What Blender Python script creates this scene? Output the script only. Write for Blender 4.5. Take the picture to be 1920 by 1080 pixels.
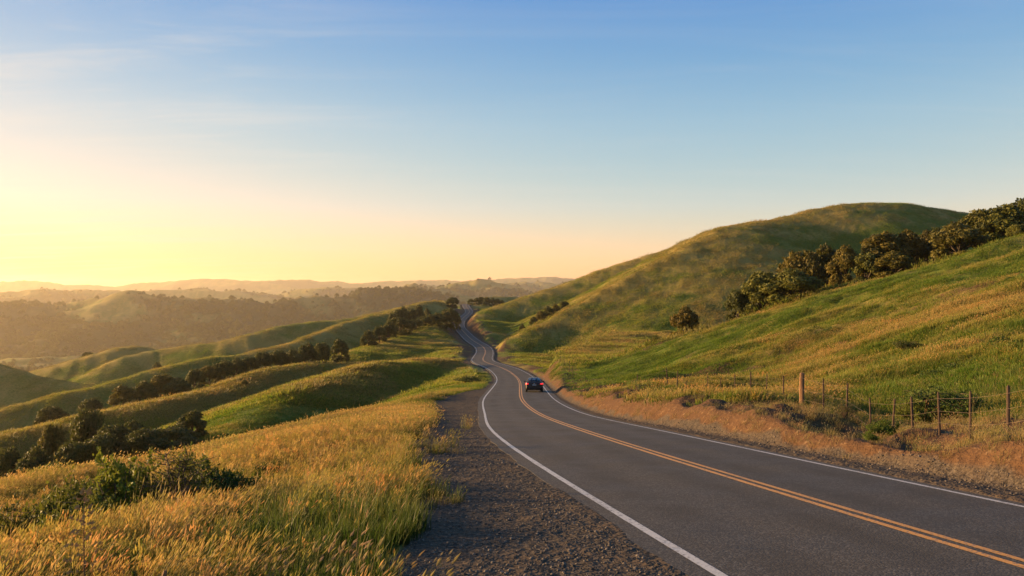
import bpy, bmesh, math, random
import numpy as np
from mathutils import Vector, Matrix

for o in list(bpy.data.objects):
    bpy.data.objects.remove(o)
scene = bpy.context.scene
COL = scene.collection
rad = math.radians

# ------------------------------------------------------------------ camera
F = 1495.0                      # focal length in pixels of the 1920 wide photograph
cam_d = bpy.data.cameras.new('camera')
cam_d.sensor_width = 36.0
cam_d.lens = F / 1920 * 36
cam_d.clip_start = 0.05
cam_d.clip_end = 60000
cam = bpy.data.objects.new('camera', cam_d)
cam.location = (0, 0, 0)
cam.rotation_euler = (rad(90), 0, 0)
COL.objects.link(cam)
scene.camera = cam

# ------------------------------------------------------------------ sky, sun, exposure
SUN_AZ = -73.0                  # degrees from the view direction (+Y), negative is left
SUN_EL = 8.0
HAZE = 7e-5
NEAR_N, MID_N, FAR_N = 150000, 60000, 60000
world = bpy.data.worlds.new('World')
scene.world = world
world.use_nodes = True
nt = world.node_tree
nt.nodes.clear()
w_out = nt.nodes.new('ShaderNodeOutputWorld')
w_bg = nt.nodes.new('ShaderNodeBackground')
w_sky = nt.nodes.new('ShaderNodeTexSky')
w_sky.sky_type = 'NISHITA'
w_sky.sun_disc = False
w_sky.sun_elevation = rad(SUN_EL)
w_sky.sun_rotation = rad(SUN_AZ)
w_sky.altitude = 0
w_sky.air_density = 1.0
w_sky.dust_density = 0.0
w_sky.ozone_density = 1.0
w_bg.inputs['Strength'].default_value = 0.1
nt.links.new(w_bg.outputs[0], w_out.inputs['Surface'])
w_col = w_sky.outputs[0]
# the camera's rendering of the sky: each channel compressed a little, as a photograph does
EXPO = 1.6
w_sep = nt.nodes.new('ShaderNodeSeparateColor')
nt.links.new(w_col, w_sep.inputs[0])
w_cmb = nt.nodes.new('ShaderNodeCombineColor')
for i_, (g_, k_) in enumerate(((1.40, 1.0), (.60, 1.0), (.20, 1.0))):
    p_ = nt.nodes.new('ShaderNodeMath'); p_.operation = 'POWER'; p_.inputs[1].default_value = g_
    m_ = nt.nodes.new('ShaderNodeMath'); m_.operation = 'MULTIPLY'; m_.inputs[1].default_value = k_ * 10 / 2 ** EXPO
    nt.links.new(w_sep.outputs[i_], p_.inputs[0]); nt.links.new(p_.outputs[0], m_.inputs[0]); nt.links.new(m_.outputs[0], w_cmb.inputs[i_])
w_geo = nt.nodes.new('ShaderNodeTexCoord')
w_xyz = nt.nodes.new('ShaderNodeSeparateXYZ')
nt.links.new(w_geo.outputs['Generated'], w_xyz.inputs[0])
w_rmp = nt.nodes.new('ShaderNodeValToRGB')
e_ = w_rmp.color_ramp.elements
e_[0].position = 0.0; e_[0].color = (.130, .285, .235, 1)
e_[1].position = .95; e_[1].color = (.110, .215, .43, 1)
for p_, c_ in ((.035, (.130, .302, .340, 1)), (.10, (.142, .322, .515, 1)), (.20, (.158, .314, .560, 1)), (.36, (.104, .226, .565, 1))):
    n_ = e_.new(p_); n_.color = c_
nt.links.new(w_xyz.outputs[2], w_rmp.inputs[0])
w_mul = nt.nodes.new('ShaderNodeVectorMath'); w_mul.operation = 'MULTIPLY'
nt.links.new(w_cmb.outputs[0], w_mul.inputs[0]); nt.links.new(w_rmp.outputs[0], w_mul.inputs[1])
# thin cirrus, laid out on a level sheet overhead
w_dv = nt.nodes.new('ShaderNodeVectorMath'); w_dv.operation = 'DIVIDE'
w_zc = nt.nodes.new('ShaderNodeMath'); w_zc.operation = 'ADD'; w_zc.inputs[1].default_value = .07
nt.links.new(w_xyz.outputs[2], w_zc.inputs[0])
w_cz = nt.nodes.new('ShaderNodeCombineXYZ')
for i_ in range(3):
    nt.links.new(w_zc.outputs[0], w_cz.inputs[i_])
nt.links.new(w_geo.outputs['Generated'], w_dv.inputs[0]); nt.links.new(w_cz.outputs[0], w_dv.inputs[1])
w_map = nt.nodes.new('ShaderNodeMapping'); w_map.inputs['Rotation'].default_value = (0, 0, rad(24)); w_map.inputs['Scale'].default_value = (.55, 2.4, 0)
nt.links.new(w_dv.outputs[0], w_map.inputs[0])
w_no = nt.nodes.new('ShaderNodeTexNoise'); w_no.inputs['Scale'].default_value = 1.15; w_no.inputs['Detail'].default_value = 7; w_no.inputs['Roughness'].default_value = .62; w_no.inputs['Distortion'].default_value = .6
nt.links.new(w_map.outputs[0], w_no.inputs['Vector'])
w_mr = nt.nodes.new('ShaderNodeMapRange'); w_mr.interpolation_type = 'SMOOTHSTEP'
for key_, v_ in (('From Min', .43), ('From Max', .74), ('To Min', 0.0), ('To Max', .50)):
    w_mr.inputs[key_].default_value = v_
nt.links.new(w_no.outputs[0], w_mr.inputs[0])
w_ds = nt.nodes.new('ShaderNodeVectorMath'); w_ds.operation = 'DOT_PRODUCT'
w_ds.inputs[1].default_value = (math.sin(rad(SUN_AZ)), math.cos(rad(SUN_AZ)), .1)
nt.links.new(w_geo.outputs['Generated'], w_ds.inputs[0])
w_m2 = nt.nodes.new('ShaderNodeMapRange'); w_m2.interpolation_type = 'SMOOTHSTEP'
for key_, v_ in (('From Min', .35), ('From Max', .85), ('To Min', .12), ('To Max', 1.0)):
    w_m2.inputs[key_].default_value = v_
nt.links.new(w_ds.outputs['Value'], w_m2.inputs[0])
w_m3 = nt.nodes.new('ShaderNodeMath'); w_m3.operation = 'MULTIPLY'
nt.links.new(w_mr.outputs[0], w_m3.inputs[0]); nt.links.new(w_m2.outputs[0], w_m3.inputs[1])
w_mx = nt.nodes.new('ShaderNodeMix'); w_mx.data_type = 'RGBA'
nt.links.new(w_m3.outputs[0], w_mx.inputs[0]); nt.links.new(w_mul.outputs[0], w_mx.inputs[6])
w_mx.inputs[7].default_value = (9.2 / 2 ** EXPO, 8.2 / 2 ** EXPO, 7.2 / 2 ** EXPO, 1)
w_col = w_mx.outputs[2]
nt.links.new(w_col, w_bg.inputs['Color'])

sun_d = bpy.data.lights.new('sun', 'SUN')
sun_d.energy = 5.0
sun_d.angle = rad(0.6)
sun_d.color = (1.0, 0.62, 0.27)
sun = bpy.data.objects.new('sun', sun_d)
sdir = Vector((math.sin(rad(SUN_AZ)) * math.cos(rad(SUN_EL)), math.cos(rad(SUN_AZ)) * math.cos(rad(SUN_EL)), math.sin(rad(SUN_EL))))
sun.rotation_euler = sdir.to_track_quat('Z', 'Y').to_euler()
COL.objects.link(sun)

scene.view_settings.view_transform = 'Standard'
scene.view_settings.look = 'None'
scene.view_settings.gamma = 1.0
scene.view_settings.use_curve_mapping = False
scene.view_settings.exposure = EXPO
scene.render.engine = 'CYCLES'
cy = scene.cycles
cy.use_denoising = True
try:
    cy.denoiser = 'OPENIMAGEDENOISE'
    cy.denoising_input_passes = 'RGB_ALBEDO_NORMAL'
except Exception:
    pass
cy.max_bounces = 6
cy.diffuse_bounces = 3
cy.transmission_bounces = 4
cy.transparent_max_bounces = 8
cy.volume_bounces = 1

# ------------------------------------------------------------------ helpers
rng = np.random.default_rng(7)
random.seed(7)


def at(px, py, D):
    return ((px - 960) / F * D, D, -(py - 540) / F * D)


def hash2(ix, iy, seed):
    h = (ix.astype(np.int64) * 374761393 + iy.astype(np.int64) * 668265263 + seed * 1274126177) & 0xFFFFFFFF
    h = ((h ^ (h >> 13)) * 1274126177) & 0xFFFFFFFF
    h = h ^ (h >> 16)
    return (h & 0xFFFF) / 65535.0


def vnoise(x, y, seed=0):
    ix = np.floor(x); iy = np.floor(y)
    fx = x - ix; fy = y - iy
    fx = fx * fx * fx * (fx * (fx * 6 - 15) + 10); fy = fy * fy * fy * (fy * (fy * 6 - 15) + 10)
    a = hash2(ix, iy, seed); b = hash2(ix + 1, iy, seed)
    c = hash2(ix, iy + 1, seed); d = hash2(ix + 1, iy + 1, seed)
    return (a + (b - a) * fx) * (1 - fy) + (c + (d - c) * fx) * fy


def fbm(x, y, seed=0, octaves=4, rough=0.5):
    s = np.zeros_like(x); a = 1.0; t = 0.0
    for k in range(octaves):
        ang = 0.6 * k
        ca, sa = math.cos(ang) * 2 ** k, math.sin(ang) * 2 ** k
        s += a * (vnoise(x * ca - y * sa + 17.3 * k, x * sa + y * ca - 5.1 * k, seed + k) * 2 - 1)
        t += a; a *= rough
    return s / t


def smooth(a, b, x):
    t = np.clip((x - a) / (b - a), 0, 1)
    return t * t * (3 - 2 * t)


# ------------------------------------------------------------------ the road's course
CPTS = [(1985,1080,8.3),(1580,957,12.2),(1280,867,18.8),(1107,813,28.3),(1040,790,39),(1003,773,53),(983,757,64),(976,737,83),
        (975,720,110),(968,708,135),(950,695,160),(927,686,185),(906,677,215),(908,668,240),(910,659,262),(905,651,280),(892,643,300),
        (880,634,325),(869,623,355),(863,615,380),(863,605,410),(869,597,440),(880,586,500),(874,575,570)]
rc = [at(*p) for p in CPTS]
rc = [(17.5,-60,3.5),(13.2,-30,0.6),(9.4,-10,-1.3),(7.2,0,-2.1)] + rc + [(-37,640,-13.6),(-52,720,-22),(-80,800,-36)]
rc = np.array(rc)


def cubic(t, p, tq):
    n = len(t); h = np.diff(t)
    A = np.zeros((n, n)); B = np.zeros((n,) + p.shape[1:])
    A[0, 0] = A[-1, -1] = 1
    for i in range(1, n - 1):
        A[i, i - 1] = h[i - 1]; A[i, i] = 2 * (h[i - 1] + h[i]); A[i, i + 1] = h[i]
        B[i] = 6 * ((p[i + 1] - p[i]) / h[i] - (p[i] - p[i - 1]) / h[i - 1])
    M = np.linalg.solve(A, B)
    k = np.clip(np.searchsorted(t, tq) - 1, 0, n - 2)
    u = tq - t[k]; hk = h[k]; v = hk - u
    ex = (slice(None),) + (None,) * (p.ndim - 1)
    u, v, hk = u[ex], v[ex], hk[ex]
    return (M[k] * v ** 3 + M[k + 1] * u ** 3) / (6 * hk) + (p[k] / hk - M[k] * hk / 6) * v + (p[k + 1] / hk - M[k + 1] * hk / 6) * u


tc = np.concatenate([[0], np.cumsum(np.linalg.norm(np.diff(rc[:, :2], axis=0), axis=1))])
tq = np.arange(0, tc[-1], 1.0)
RD = cubic(tc, rc, tq)
k = np.ones(9) / 9                              # light smoothing of the course
for it in range(2):
    pad = np.concatenate([np.repeat(RD[:1], 4, 0), RD, np.repeat(RD[-1:], 4, 0)])
    RD2 = np.stack([np.convolve(pad[:, i], k, 'valid') for i in range(3)], 1)
    RD[8:-8] = RD2[8:-8]
RT = np.gradient(RD[:, :2], axis=0); RT /= np.linalg.norm(RT, axis=1)[:, None]
RN = np.stack([RT[:, 1], -RT[:, 0]], 1)         # points to the right of travel
OFF_L, OFF_R = -3.35, 2.85                      # edge lines either side of the yellow line
PAVE_L, PAVE_R = -3.75, 3.35


def road_query(x, y):
    """signed offset from the yellow line (+ right), road height, distance index"""
    n = len(x)
    off = np.full(n, 1e3); z = np.full(n, -20.0); sidx = np.zeros(n)
    m = np.where((y > -70) & (y < 830) & (np.abs(x) < 420))[0]
    ds = RD[::4]
    for c0 in range(0, len(m), 40000):
        mm = m[c0:c0 + 40000]
        P = np.stack([x[mm], y[mm]], 1)
        d2 = ((P[:, None, :] - ds[None, :, :2]) ** 2).sum(2)
        i0 = d2.argmin(1) * 4
        best = np.full(len(mm), 1e12); bi = i0.astype(float); bo = np.zeros(len(mm))
        for dk in range(-4, 4):
            i = np.clip(i0 + dk, 0, len(RD) - 2)
            a = RD[i, :2]; b = RD[i + 1, :2]
            e = b - a; L2 = (e ** 2).sum(1)
            t = np.clip(((P - a) * e).sum(1) / L2, 0, 1)
            q = P - a - e * t[:, None]
            dd = (q ** 2).sum(1)
            s = np.sign(q[:, 0] * e[:, 1] - q[:, 1] * e[:, 0])
            w = dd < best
            best = np.where(w, dd, best); bi = np.where(w, i + t, bi); bo = np.where(w, np.sqrt(dd) * np.where(s == 0, 1, s), bo)
        off[mm] = bo; sidx[mm] = bi
        z[mm] = np.interp(bi, np.arange(len(RD)), RD[:, 2])
    return off, z, sidx


# ------------------------------------------------------------------ terrain
class Ridge:
    def __init__(s, name, pts, front, back, relief, r=3.0, reach=None):
        s.name = name
        s.P = np.array([at(*p) for p in pts]); s.front = front; s.back = back; s.relief = relief; s.r = r
        s.reach = reach or relief * 6 / min(front, back)
        # a smoother crest
        t = np.concatenate([[0], np.cumsum(np.linalg.norm(np.diff(s.P[:, :2], axis=0), axis=1))])
        tq = np.linspace(0, t[-1], max(len(pts) * 3, 4))
        s.P = cubic(t, s.P, tq) if len(pts) > 2 else np.stack([np.interp(tq, t, s.P[:, i]) for i in range(3)], 1)

    def height(s, x, y):
        n = len(x)
        best = np.full(n, 1e18); zc = np.zeros(n); side = np.ones(n)
        for a, b in zip(s.P[:-1], s.P[1:]):
            e = b[:2] - a[:2]; L2 = (e ** 2).sum() + 1e-9
            qx = x - a[0]; qy = y - a[1]
            t = np.clip((qx * e[0] + qy * e[1]) / L2, 0, 1)
            dx = qx - e[0] * t; dy = qy - e[1] * t
            dd = dx * dx + dy * dy
            sgn = np.sign(e[0] * qy - e[1] * qx)         # + = left of travel = far side
            w = dd < best
            best = np.where(w, dd, best); zc = np.where(w, a[2] + (b[2] - a[2]) * t, zc); side = np.where(w, sgn, side)
        d = np.sqrt(best)
        sd = np.sqrt(best + s.r ** 2) - s.r
        sl = np.where(side > 0, s.back, s.front)
        return zc - np.where((side < 0) & (s.name == 'meadow'), 1.2, s.relief) * (1 - np.exp(-sl * sd / np.where((side < 0) & (s.name == 'meadow'), 1.2, s.relief))) - 0.02 * sd


RIDGES = [
    Ridge('meadow', [(-260,1010,19),(0,938,26),(130,902,30),(370,860,38),(500,818,46),(640,784,55),(735,760,64)], .06, .42, 70, 1.5),
    Ridge('spur', [(250,905,76),(373,840,90),(480,777,107),(600,717,131),(700,687,152),(790,678,172),(872,681,186)], .24, .36, 70, 3),
    Ridge('spur', [(-260,905,112),(0,823,132),(100,798,140),(197,777,150),(353,743,167),(450,718,180),(500,700,188),(640,684,206),(735,682,214)], .30, .34, 70, 4),
    Ridge('spur', [(560,702,222),(640,671,240),(680,654,258),(773,624,305),(820,609,338),(856,598,368)], .10, .40, 70, 3),
    Ridge('spur', [(-200,832,225),(0,774,240),(100,744,250),(173,728,258),(273,701,272),(350,678,286),(433,668,302),(483,658,312),(567,638,335),(640,609,368),(700,591,400),(790,568,470),(848,563,520)], .40, .50, 110, 4),
    Ridge('spur', [(240,668,470),(300,654,480),(400,641,480),(473,624,485),(560,605,505),(640,599,520),(720,582,560),(790,571,610)], .50, .50, 120, 5),
    Ridge('spur', [(-200,650,430),(-60,668,425),(0,685,415),(83,707,405),(180,723,395),(240,738,385)], .48, .52, 120, 4),
    Ridge('knoll', [(-60,722,520),(60,694,520),(130,677,522),(200,656,530),(253,649,540),(310,659,552),(383,674,566),(470,700,580)], .46, .5, 120, 12),
    Ridge('knoll', [(-160,680,700),(27,664,700),(110,654,705),(200,654,712),(300,662,725)], .46, .5, 120, 12),
    Ridge('rise', [(800,569,645),(850,559,655),(895,556.5,665),(960,556,680),(1040,560,700)], .34, .4, 150, 8),
    # the big hill on the right
    Ridge('hill', [(927,654,262),(985,622,275),(1025,605,284),(1100,562,296),(1200,506,312),(1290,462,326),(1335,438,338),(1380,424,350)], .36, .75, 70, 4),
    Ridge('hill', [(1375,424,352),(1420,415,362),(1460,410,368),(1510,397,374),(1560,387,378),(1620,382,384),(1690,385,390),(1760,395,398),(1850,412,408),(2100,470,420)], .50, .60, 170, 16),
    Ridge('hill', [(888,594,402),(935,575,418),(1000,552,430),(1068,528,440),(1180,491,455),(1300,458,466),(1420,432,476)], .44, .40, 80, 8),
]
FAR = [
    ('distant_hill', [(-500,566,2100),(-200,560,2200),(0,573,2300),(60,573,2350),(150,560,2400),(200,557,2400),(265,551,2450),(330,560,2500),(400,553,2500),(440,560,2600),(510,570,2700),(600,585,2700)], .28, .3, 190, 60),
    ('distant_hill', [(440,590,2400),(520,575,2400),(590,563,2500),(660,557,2600),(705,545,2700),(760,544,2800),(800,541,2900),(850,560,3000)], .26, .3, 180, 60),
    ('distant_hill', [(-500,556,4200),(-200,546,4200),(0,547,4200),(100,544,4300),(200,549,4500),(330,545,4700),(440,548,4800),(520,560,5000)], .26, .3, 240, 90),
    ('distant_hill', [(620,562,3600),(700,550,3700),(790,534,3900),(850,536,4000),(895,526,4100),(930,531,4200),(985,546,4300),(1030,552,4400)], .24, .3, 230, 80),
    ('distant_hill', [(500,552,5600),(600,541,5600),(700,543,5700),(800,536,5800),(900,538,6000),(1000,531,6000),(1100,533,6200)], .22, .3, 260, 110),
    ('distant_ridge', [(-900,536,9000),(-400,524,9000),(-100,533,9300),(0,529,9000),(100,528,9000),(150,536,9300),(260,531,9500),(330,528,9500),(390,523,9500),(440,526,9500),(520,524,9600),(570,526,9800),(640,529,10000),(740,528,10000),(800,526,10000),(880,527,10200),(960,523,10200),(1040,520,10200),(1100,523,10400),(1300,520,10500),(1700,528,10500),(2400,520,10500)], .2, .3, 300, 160),
]
RIDGES += [Ridge(*f) for f in FAR]

# the slope above the fence: a smooth sheet through surveyed heights
FD = .87                         # how near the fence stands
RP = [(1890,817,18.5*FD),(1762,815,21.7*FD),(1712,815,23.5*FD),(1633,810,27*FD),(1587,788,30*FD),(1544,770,33*FD),(1503,757,36*FD),(1437,748,42*FD),(1378,746,47.5*FD),(1327,737,52.5*FD),(1287,728,57*FD),(1252,717,61*FD),(1194,720,66*FD),(1123,728,78*FD),
      (1890,846,14.0),(1800,842,15.4),(1700,838,17.6),(1600,818,20.4),(1500,778,25.2),(1400,759,31),(1300,744,39.5),(1200,735,48.5),(1130,736,60),
      (1050,718,105),(1030,702,130),(1010,692,155),
      (1700,738,34),(1850,735,29),(1660,775,31),(1630,790,29),(1760,712,37),(1870,690,36),(1950,715,28),
      (1900,640,42),(1750,655,46),(1600,684,50),(1450,704,57),(1300,702,70),(1900,545,62),(1700,592,68),(1500,642,73),(1300,672,82),
      (1080,702,112),(1150,708,92),(1105,718,86),(1200,700,92),
      (1062,688,126),(1200,657,118),(1280,632,112),(1480,569,105),(1600,535,102),(1700,512,99),(1810,480,97),(1920,449,95),(2100,398,93),(2400,320,92),
      (2100,560,50),(2400,560,40),(2500,800,18),(3000,900,10),
      (1920,459,125),(1700,526,130),(1480,590,135),(1280,660,146),(1100,692,158),(1010,688,172),(2300,370,130),
      (1920,480,200),(1700,545,200),(1500,600,195),(1300,655,195),(1120,682,200),(1000,676,215),
      (1920,490,280),(1500,600,260),(1200,655,250),(2500,420,200)]
RP = np.array([at(*p) for p in RP])
S0 = 25.0


def rbf_uv(x, y):
    w = np.maximum(y, 2.0) + S0
    return np.stack([x / w * 2.2, np.log(w)], 1), w


_uv, _w = rbf_uv(RP[:, 0], RP[:, 1])


def tps(r2):
    return 0.5 * r2 * np.log(r2 + 1e-9)


_K = tps(((_uv[:, None] - _uv[None]) ** 2).sum(2)) + np.eye(len(RP)) * 2e-4
_Pm = np.concatenate([np.ones((len(RP), 1)), _uv], 1)
_A = np.block([[_K, _Pm], [_Pm.T, np.zeros((3, 3))]])
_sol = np.linalg.solve(_A, np.concatenate([RP[:, 2] / _w, np.zeros(3)]))


def right_slope(x, y):
    uv, w = rbf_uv(x, y)
    h = np.zeros(len(x))
    for c0 in range(0, len(x), 100000):
        u = uv[c0:c0 + 100000]
        K = tps(((u[:, None] - _uv[None]) ** 2).sum(2))
        h[c0:c0 + 100000] = K @ _sol[:-3] + _sol[-3] + u @ _sol[-2:]
    return h * w


NAMES = ['ground', 'hillside', 'valley'] + [r.name for r in RIDGES]


def gravel_width(yy):
    return np.interp(yy, [-60, 0, 8, 18, 31, 45, 58, 70, 84, 96, 120, 800], [3.4, 3.4, 3.3, 2.6, 2.6, 3.2, 3.8, 4.0, 2.6, .9, .5, .5])


def terrain(x, y):
    """height, index of the landform, road offset, soil"""
    n = len(x)
    dist = np.sqrt(x * x + y * y)
    off, zr, si = road_query(x, y)
    ry = np.interp(si, np.arange(len(RD)), RD[:, 1])
    hs = []
    # bench that carries the road
    flat = np.interp(ry, [-60, 5, 12, 30, 60, 120, 200, 260, 330, 370, 420, 600, 800], [13, 12.0, 10.5, 9, 8, 7, 9, 14, 14, 7, 10, 16, 16])
    sl = np.interp(ry, [0, 60, 120, 200, 280, 800], [.34, .3, .3, .24, .34, .36])
    dl = np.maximum(-off - flat, 0)
    sdl = np.sqrt(dl ** 2 + 9) - 3
    bench = zr - 0.028 - 75 * (1 - np.exp(-sl * sdl / 75)) - 0.1 * np.maximum(off - 5, 0)
    bench -= 0.035 * np.clip(-off - 6, 0, 8)
    bench = np.where((off > 900), -1e3, bench)
    # the road's far reach fades out where it leaves the picture
    bench -= smooth(690, 800, ry) * 30 + np.maximum(np.abs(off) - 130, 0) * .35
    hs.append(bench)
    r = right_slope(x, y)
    r = r - smooth(0, 12, -off) * 200 - smooth(150, 250, y) * 45 - np.maximum(off - 150, 0) * .2
    behind = smooth(12, -6, y)
    r = r * (1 - behind) + (zr + np.clip((off - 4.5) * .22, 0, 14)) * behind
    r = np.where(off > 900, -1e3, r)
    hs.append(r)
    base = -np.interp(dist, [0, 150, 300, 600, 1200, 2500, 5000, 9000, 14000], [40, 56, 82, 112, 145, 155, 160, 150, 150])
    base = base + 14 * fbm(x / 420, y / 420, 31, 4) * smooth(500, 1500, dist)
    hs.append(base)
    warp = smooth(1200, 2200, dist)
    wx = x + warp * 150 * fbm(x / 700, y / 700, 41, 3); wy = y + warp * 150 * fbm(x / 700, y / 700, 47, 3)
    for rg in RIDGES:
        if rg.P[:, 1].max() > 1500:
            m = dist > 1000
            h = np.full(n, -1e3)
            if m.any():
                h[m] = rg.height(wx[m], wy[m]) - np.maximum(1500 - dist[m], 0) * .35
        else:
            m = dist < 1300
            h = np.full(n, -1e3)
            if m.any():
                h[m] = rg.height(x[m], y[m]) - np.maximum(dist[m] - 760, 0) * .5
        hs.append(h)
    hs = np.stack(hs)
    k = 0.10 + np.where(dist < 1000, 0.0022, .004) * np.minimum(dist, 4000)
    mx = hs.max(0)
    H = mx + k * np.log(np.exp(np.maximum((hs - mx) / k, -40)).sum(0))
    idx = hs.argmax(0)
    # roughness of the land
    far = smooth(1000, 2000, dist)
    nb = fbm(x / 55, y / 55, 3, 3) * 1.1 * smooth(60, 260, dist)
    nb += fbm(x / 17, y / 17, 5, 3) * (.22 + .25 * smooth(60, 200, dist))
    nb += fbm(x / 4.2, y / 4.2, 8, 3) * .13
    nb += fbm(x / 1.3, y / 1.3, 9, 2) * .035 * smooth(160, 30, dist)
    nb += np.where(idx == 1, 1, .25) * fbm(x / 24 + y / 60, y / 5.5, 11, 3) * .95 * smooth(34, 60, dist) * smooth(600, 300, dist)
    isr = (idx == 1)
    nb += np.where(isr, .55, .18) * fbm(x / 8.5, y / 8.5, 12, 4) * smooth(34, 55, dist) * smooth(700, 300, dist)
    nb -= np.where(isr, 1.0, 0) * np.abs(fbm(x / 15 + y / 42, y / 4.8, 18, 3)) * .9 * smooth(36, 55, dist) * smooth(600, 300, dist)
    nb += fbm(x / 6.5, y / 6.5, 16, 3) * .48 * smooth(110, 220, dist)
    nb += fbm(mx / 1.5, (x + y * .6) / 34, 13, 3) * .34 * smooth(150, 230, dist) * smooth(900, 500, dist)
    rid = 1 - np.abs(fbm(x / 330, y / 330, 21, 5, .55)) * 2
    nf = rid * 34 + fbm(x / 90, y / 90, 23, 3) * 7 - 20
    nb = nb * (1 - far) + nf * far * np.interp(dist, [1500, 3000, 9000], [.75, 1, .9])
    H = H - 1.15 * np.exp(-((x + 9.2) / 4.6) ** 2 - ((y - 18.5) / 5.0) ** 2)
    H = H - .55 * np.exp(-((x - 16.5) / 4.5) ** 2 - ((y - 31) / 4.5) ** 2)
    H = H - .55 * np.exp(-((x - 9.3) / 1.0) ** 2 - ((y - 23.2) / 1.5) ** 2) - .4 * np.exp(-((x - 9.6) / .8) ** 2 - ((y - 17.4) / 1.2) ** 2)
    # cut banks and fills beside the road
    gw = gravel_width(ry)
    aw = np.where(off > 0, off - PAVE_R - .5, -off + PAVE_L - gw)
    aw = np.maximum(aw, 0)
    brk = np.where((off > PAVE_R) & (y < 120), smooth(.4, 1.6, aw) * smooth(6, 3.5, aw), 0)
    rough = brk * (.30 * (1 - 2 * np.abs(fbm(x / 2.4, y / 2.4, 14, 3))) + .20 * fbm(x / .9, y / .9, 15, 3) - .20)
    calm = smooth(0.0, 4.0, aw) * .92 + .08
    H = H + nb * np.where(dist < 1000, calm, 1)
    cut = np.interp(ry, [0, 14, 25, 60, 90, 200, 250, 430, 600], [.9, .9, 1.0, 1.0, .9, .8, 1.0, 1.0, .5])
    Hc = np.minimum(H, zr + .02 + cut * aw * np.where(off > 0, 1, .22) + .02 * aw ** 2)
    fill = .30
    Hc = np.maximum(Hc, zr - .028 - fill * aw - .015 * aw ** 2)
    near = off < 900
    soil = np.where(near, smooth(.5, 2.5, H - Hc) * smooth(6.5, 3.5, aw), 0)
    Hc = Hc + rough
    kerb = smooth(45, 22, aw)
    H = np.where(near, H * (1 - kerb) + Hc * kerb, H)
    # trench under the paving so that the coarser mesh never pokes through it
    under = smooth(.0, 1, -np.where(off > 0, off - PAVE_R, -off + PAVE_L) / (.40 + .006 * dist) - .12)
    H = H - np.where(near, under * (.08 + .0025 * dist), 0)
    return H, idx, np.where(near, off, 1e3), soil, ry


# polar sheet, finest in the view
th = np.concatenate([np.arange(-180, -58, 3.0), np.arange(-58, -42, .6), np.arange(-42, 42, .135), np.arange(42, 58, .6), np.arange(58, 180, 3.0)])
th = np.radians(th)
lr = np.linspace(math.log(1.2), math.log(14500), 880)
rr = np.exp(lr)
TT, RR = np.meshgrid(th, rr)                    # rows = radius
GX = (RR * np.sin(TT)).ravel(); GY = (RR * np.cos(TT)).ravel()
GH, GI, GO, GS, GRY = terrain(GX, GY)
NT, NR = len(th), len(rr)
GH2 = GH.reshape(NR, NT)


def ground_z(x, y):
    """height of the built sheet"""
    x = np.atleast_1d(np.asarray(x, float)); y = np.atleast_1d(np.asarray(y, float))
    t = np.arctan2(x, y); r = np.log(np.maximum(np.hypot(x, y), 1.21))
    i = np.clip(np.searchsorted(th, t) - 1, 0, NT - 2); u = np.clip((t - th[i]) / (th[i + 1] - th[i]), 0, 1)
    f = (r - lr[0]) / (lr[1] - lr[0]); j = np.clip(f.astype(int), 0, NR - 2); v = f - j
    return (GH2[j, i] * (1 - u) + GH2[j, i + 1] * u) * (1 - v) + (GH2[j + 1, i] * (1 - u) + GH2[j + 1, i + 1] * u) * v


def ground_attr(A, x, y):
    t = np.arctan2(x, y); r = np.log(np.maximum(np.hypot(x, y), 1.21))
    i = np.clip(np.searchsorted(th, t), 0, NT - 1); j = np.clip(np.round((r - lr[0]) / (lr[1] - lr[0])).astype(int), 0, NR - 1)
    return A.reshape(NR, NT)[j, i]


def gz(x, y):
    return float(ground_z(x, y)[0])

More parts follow.
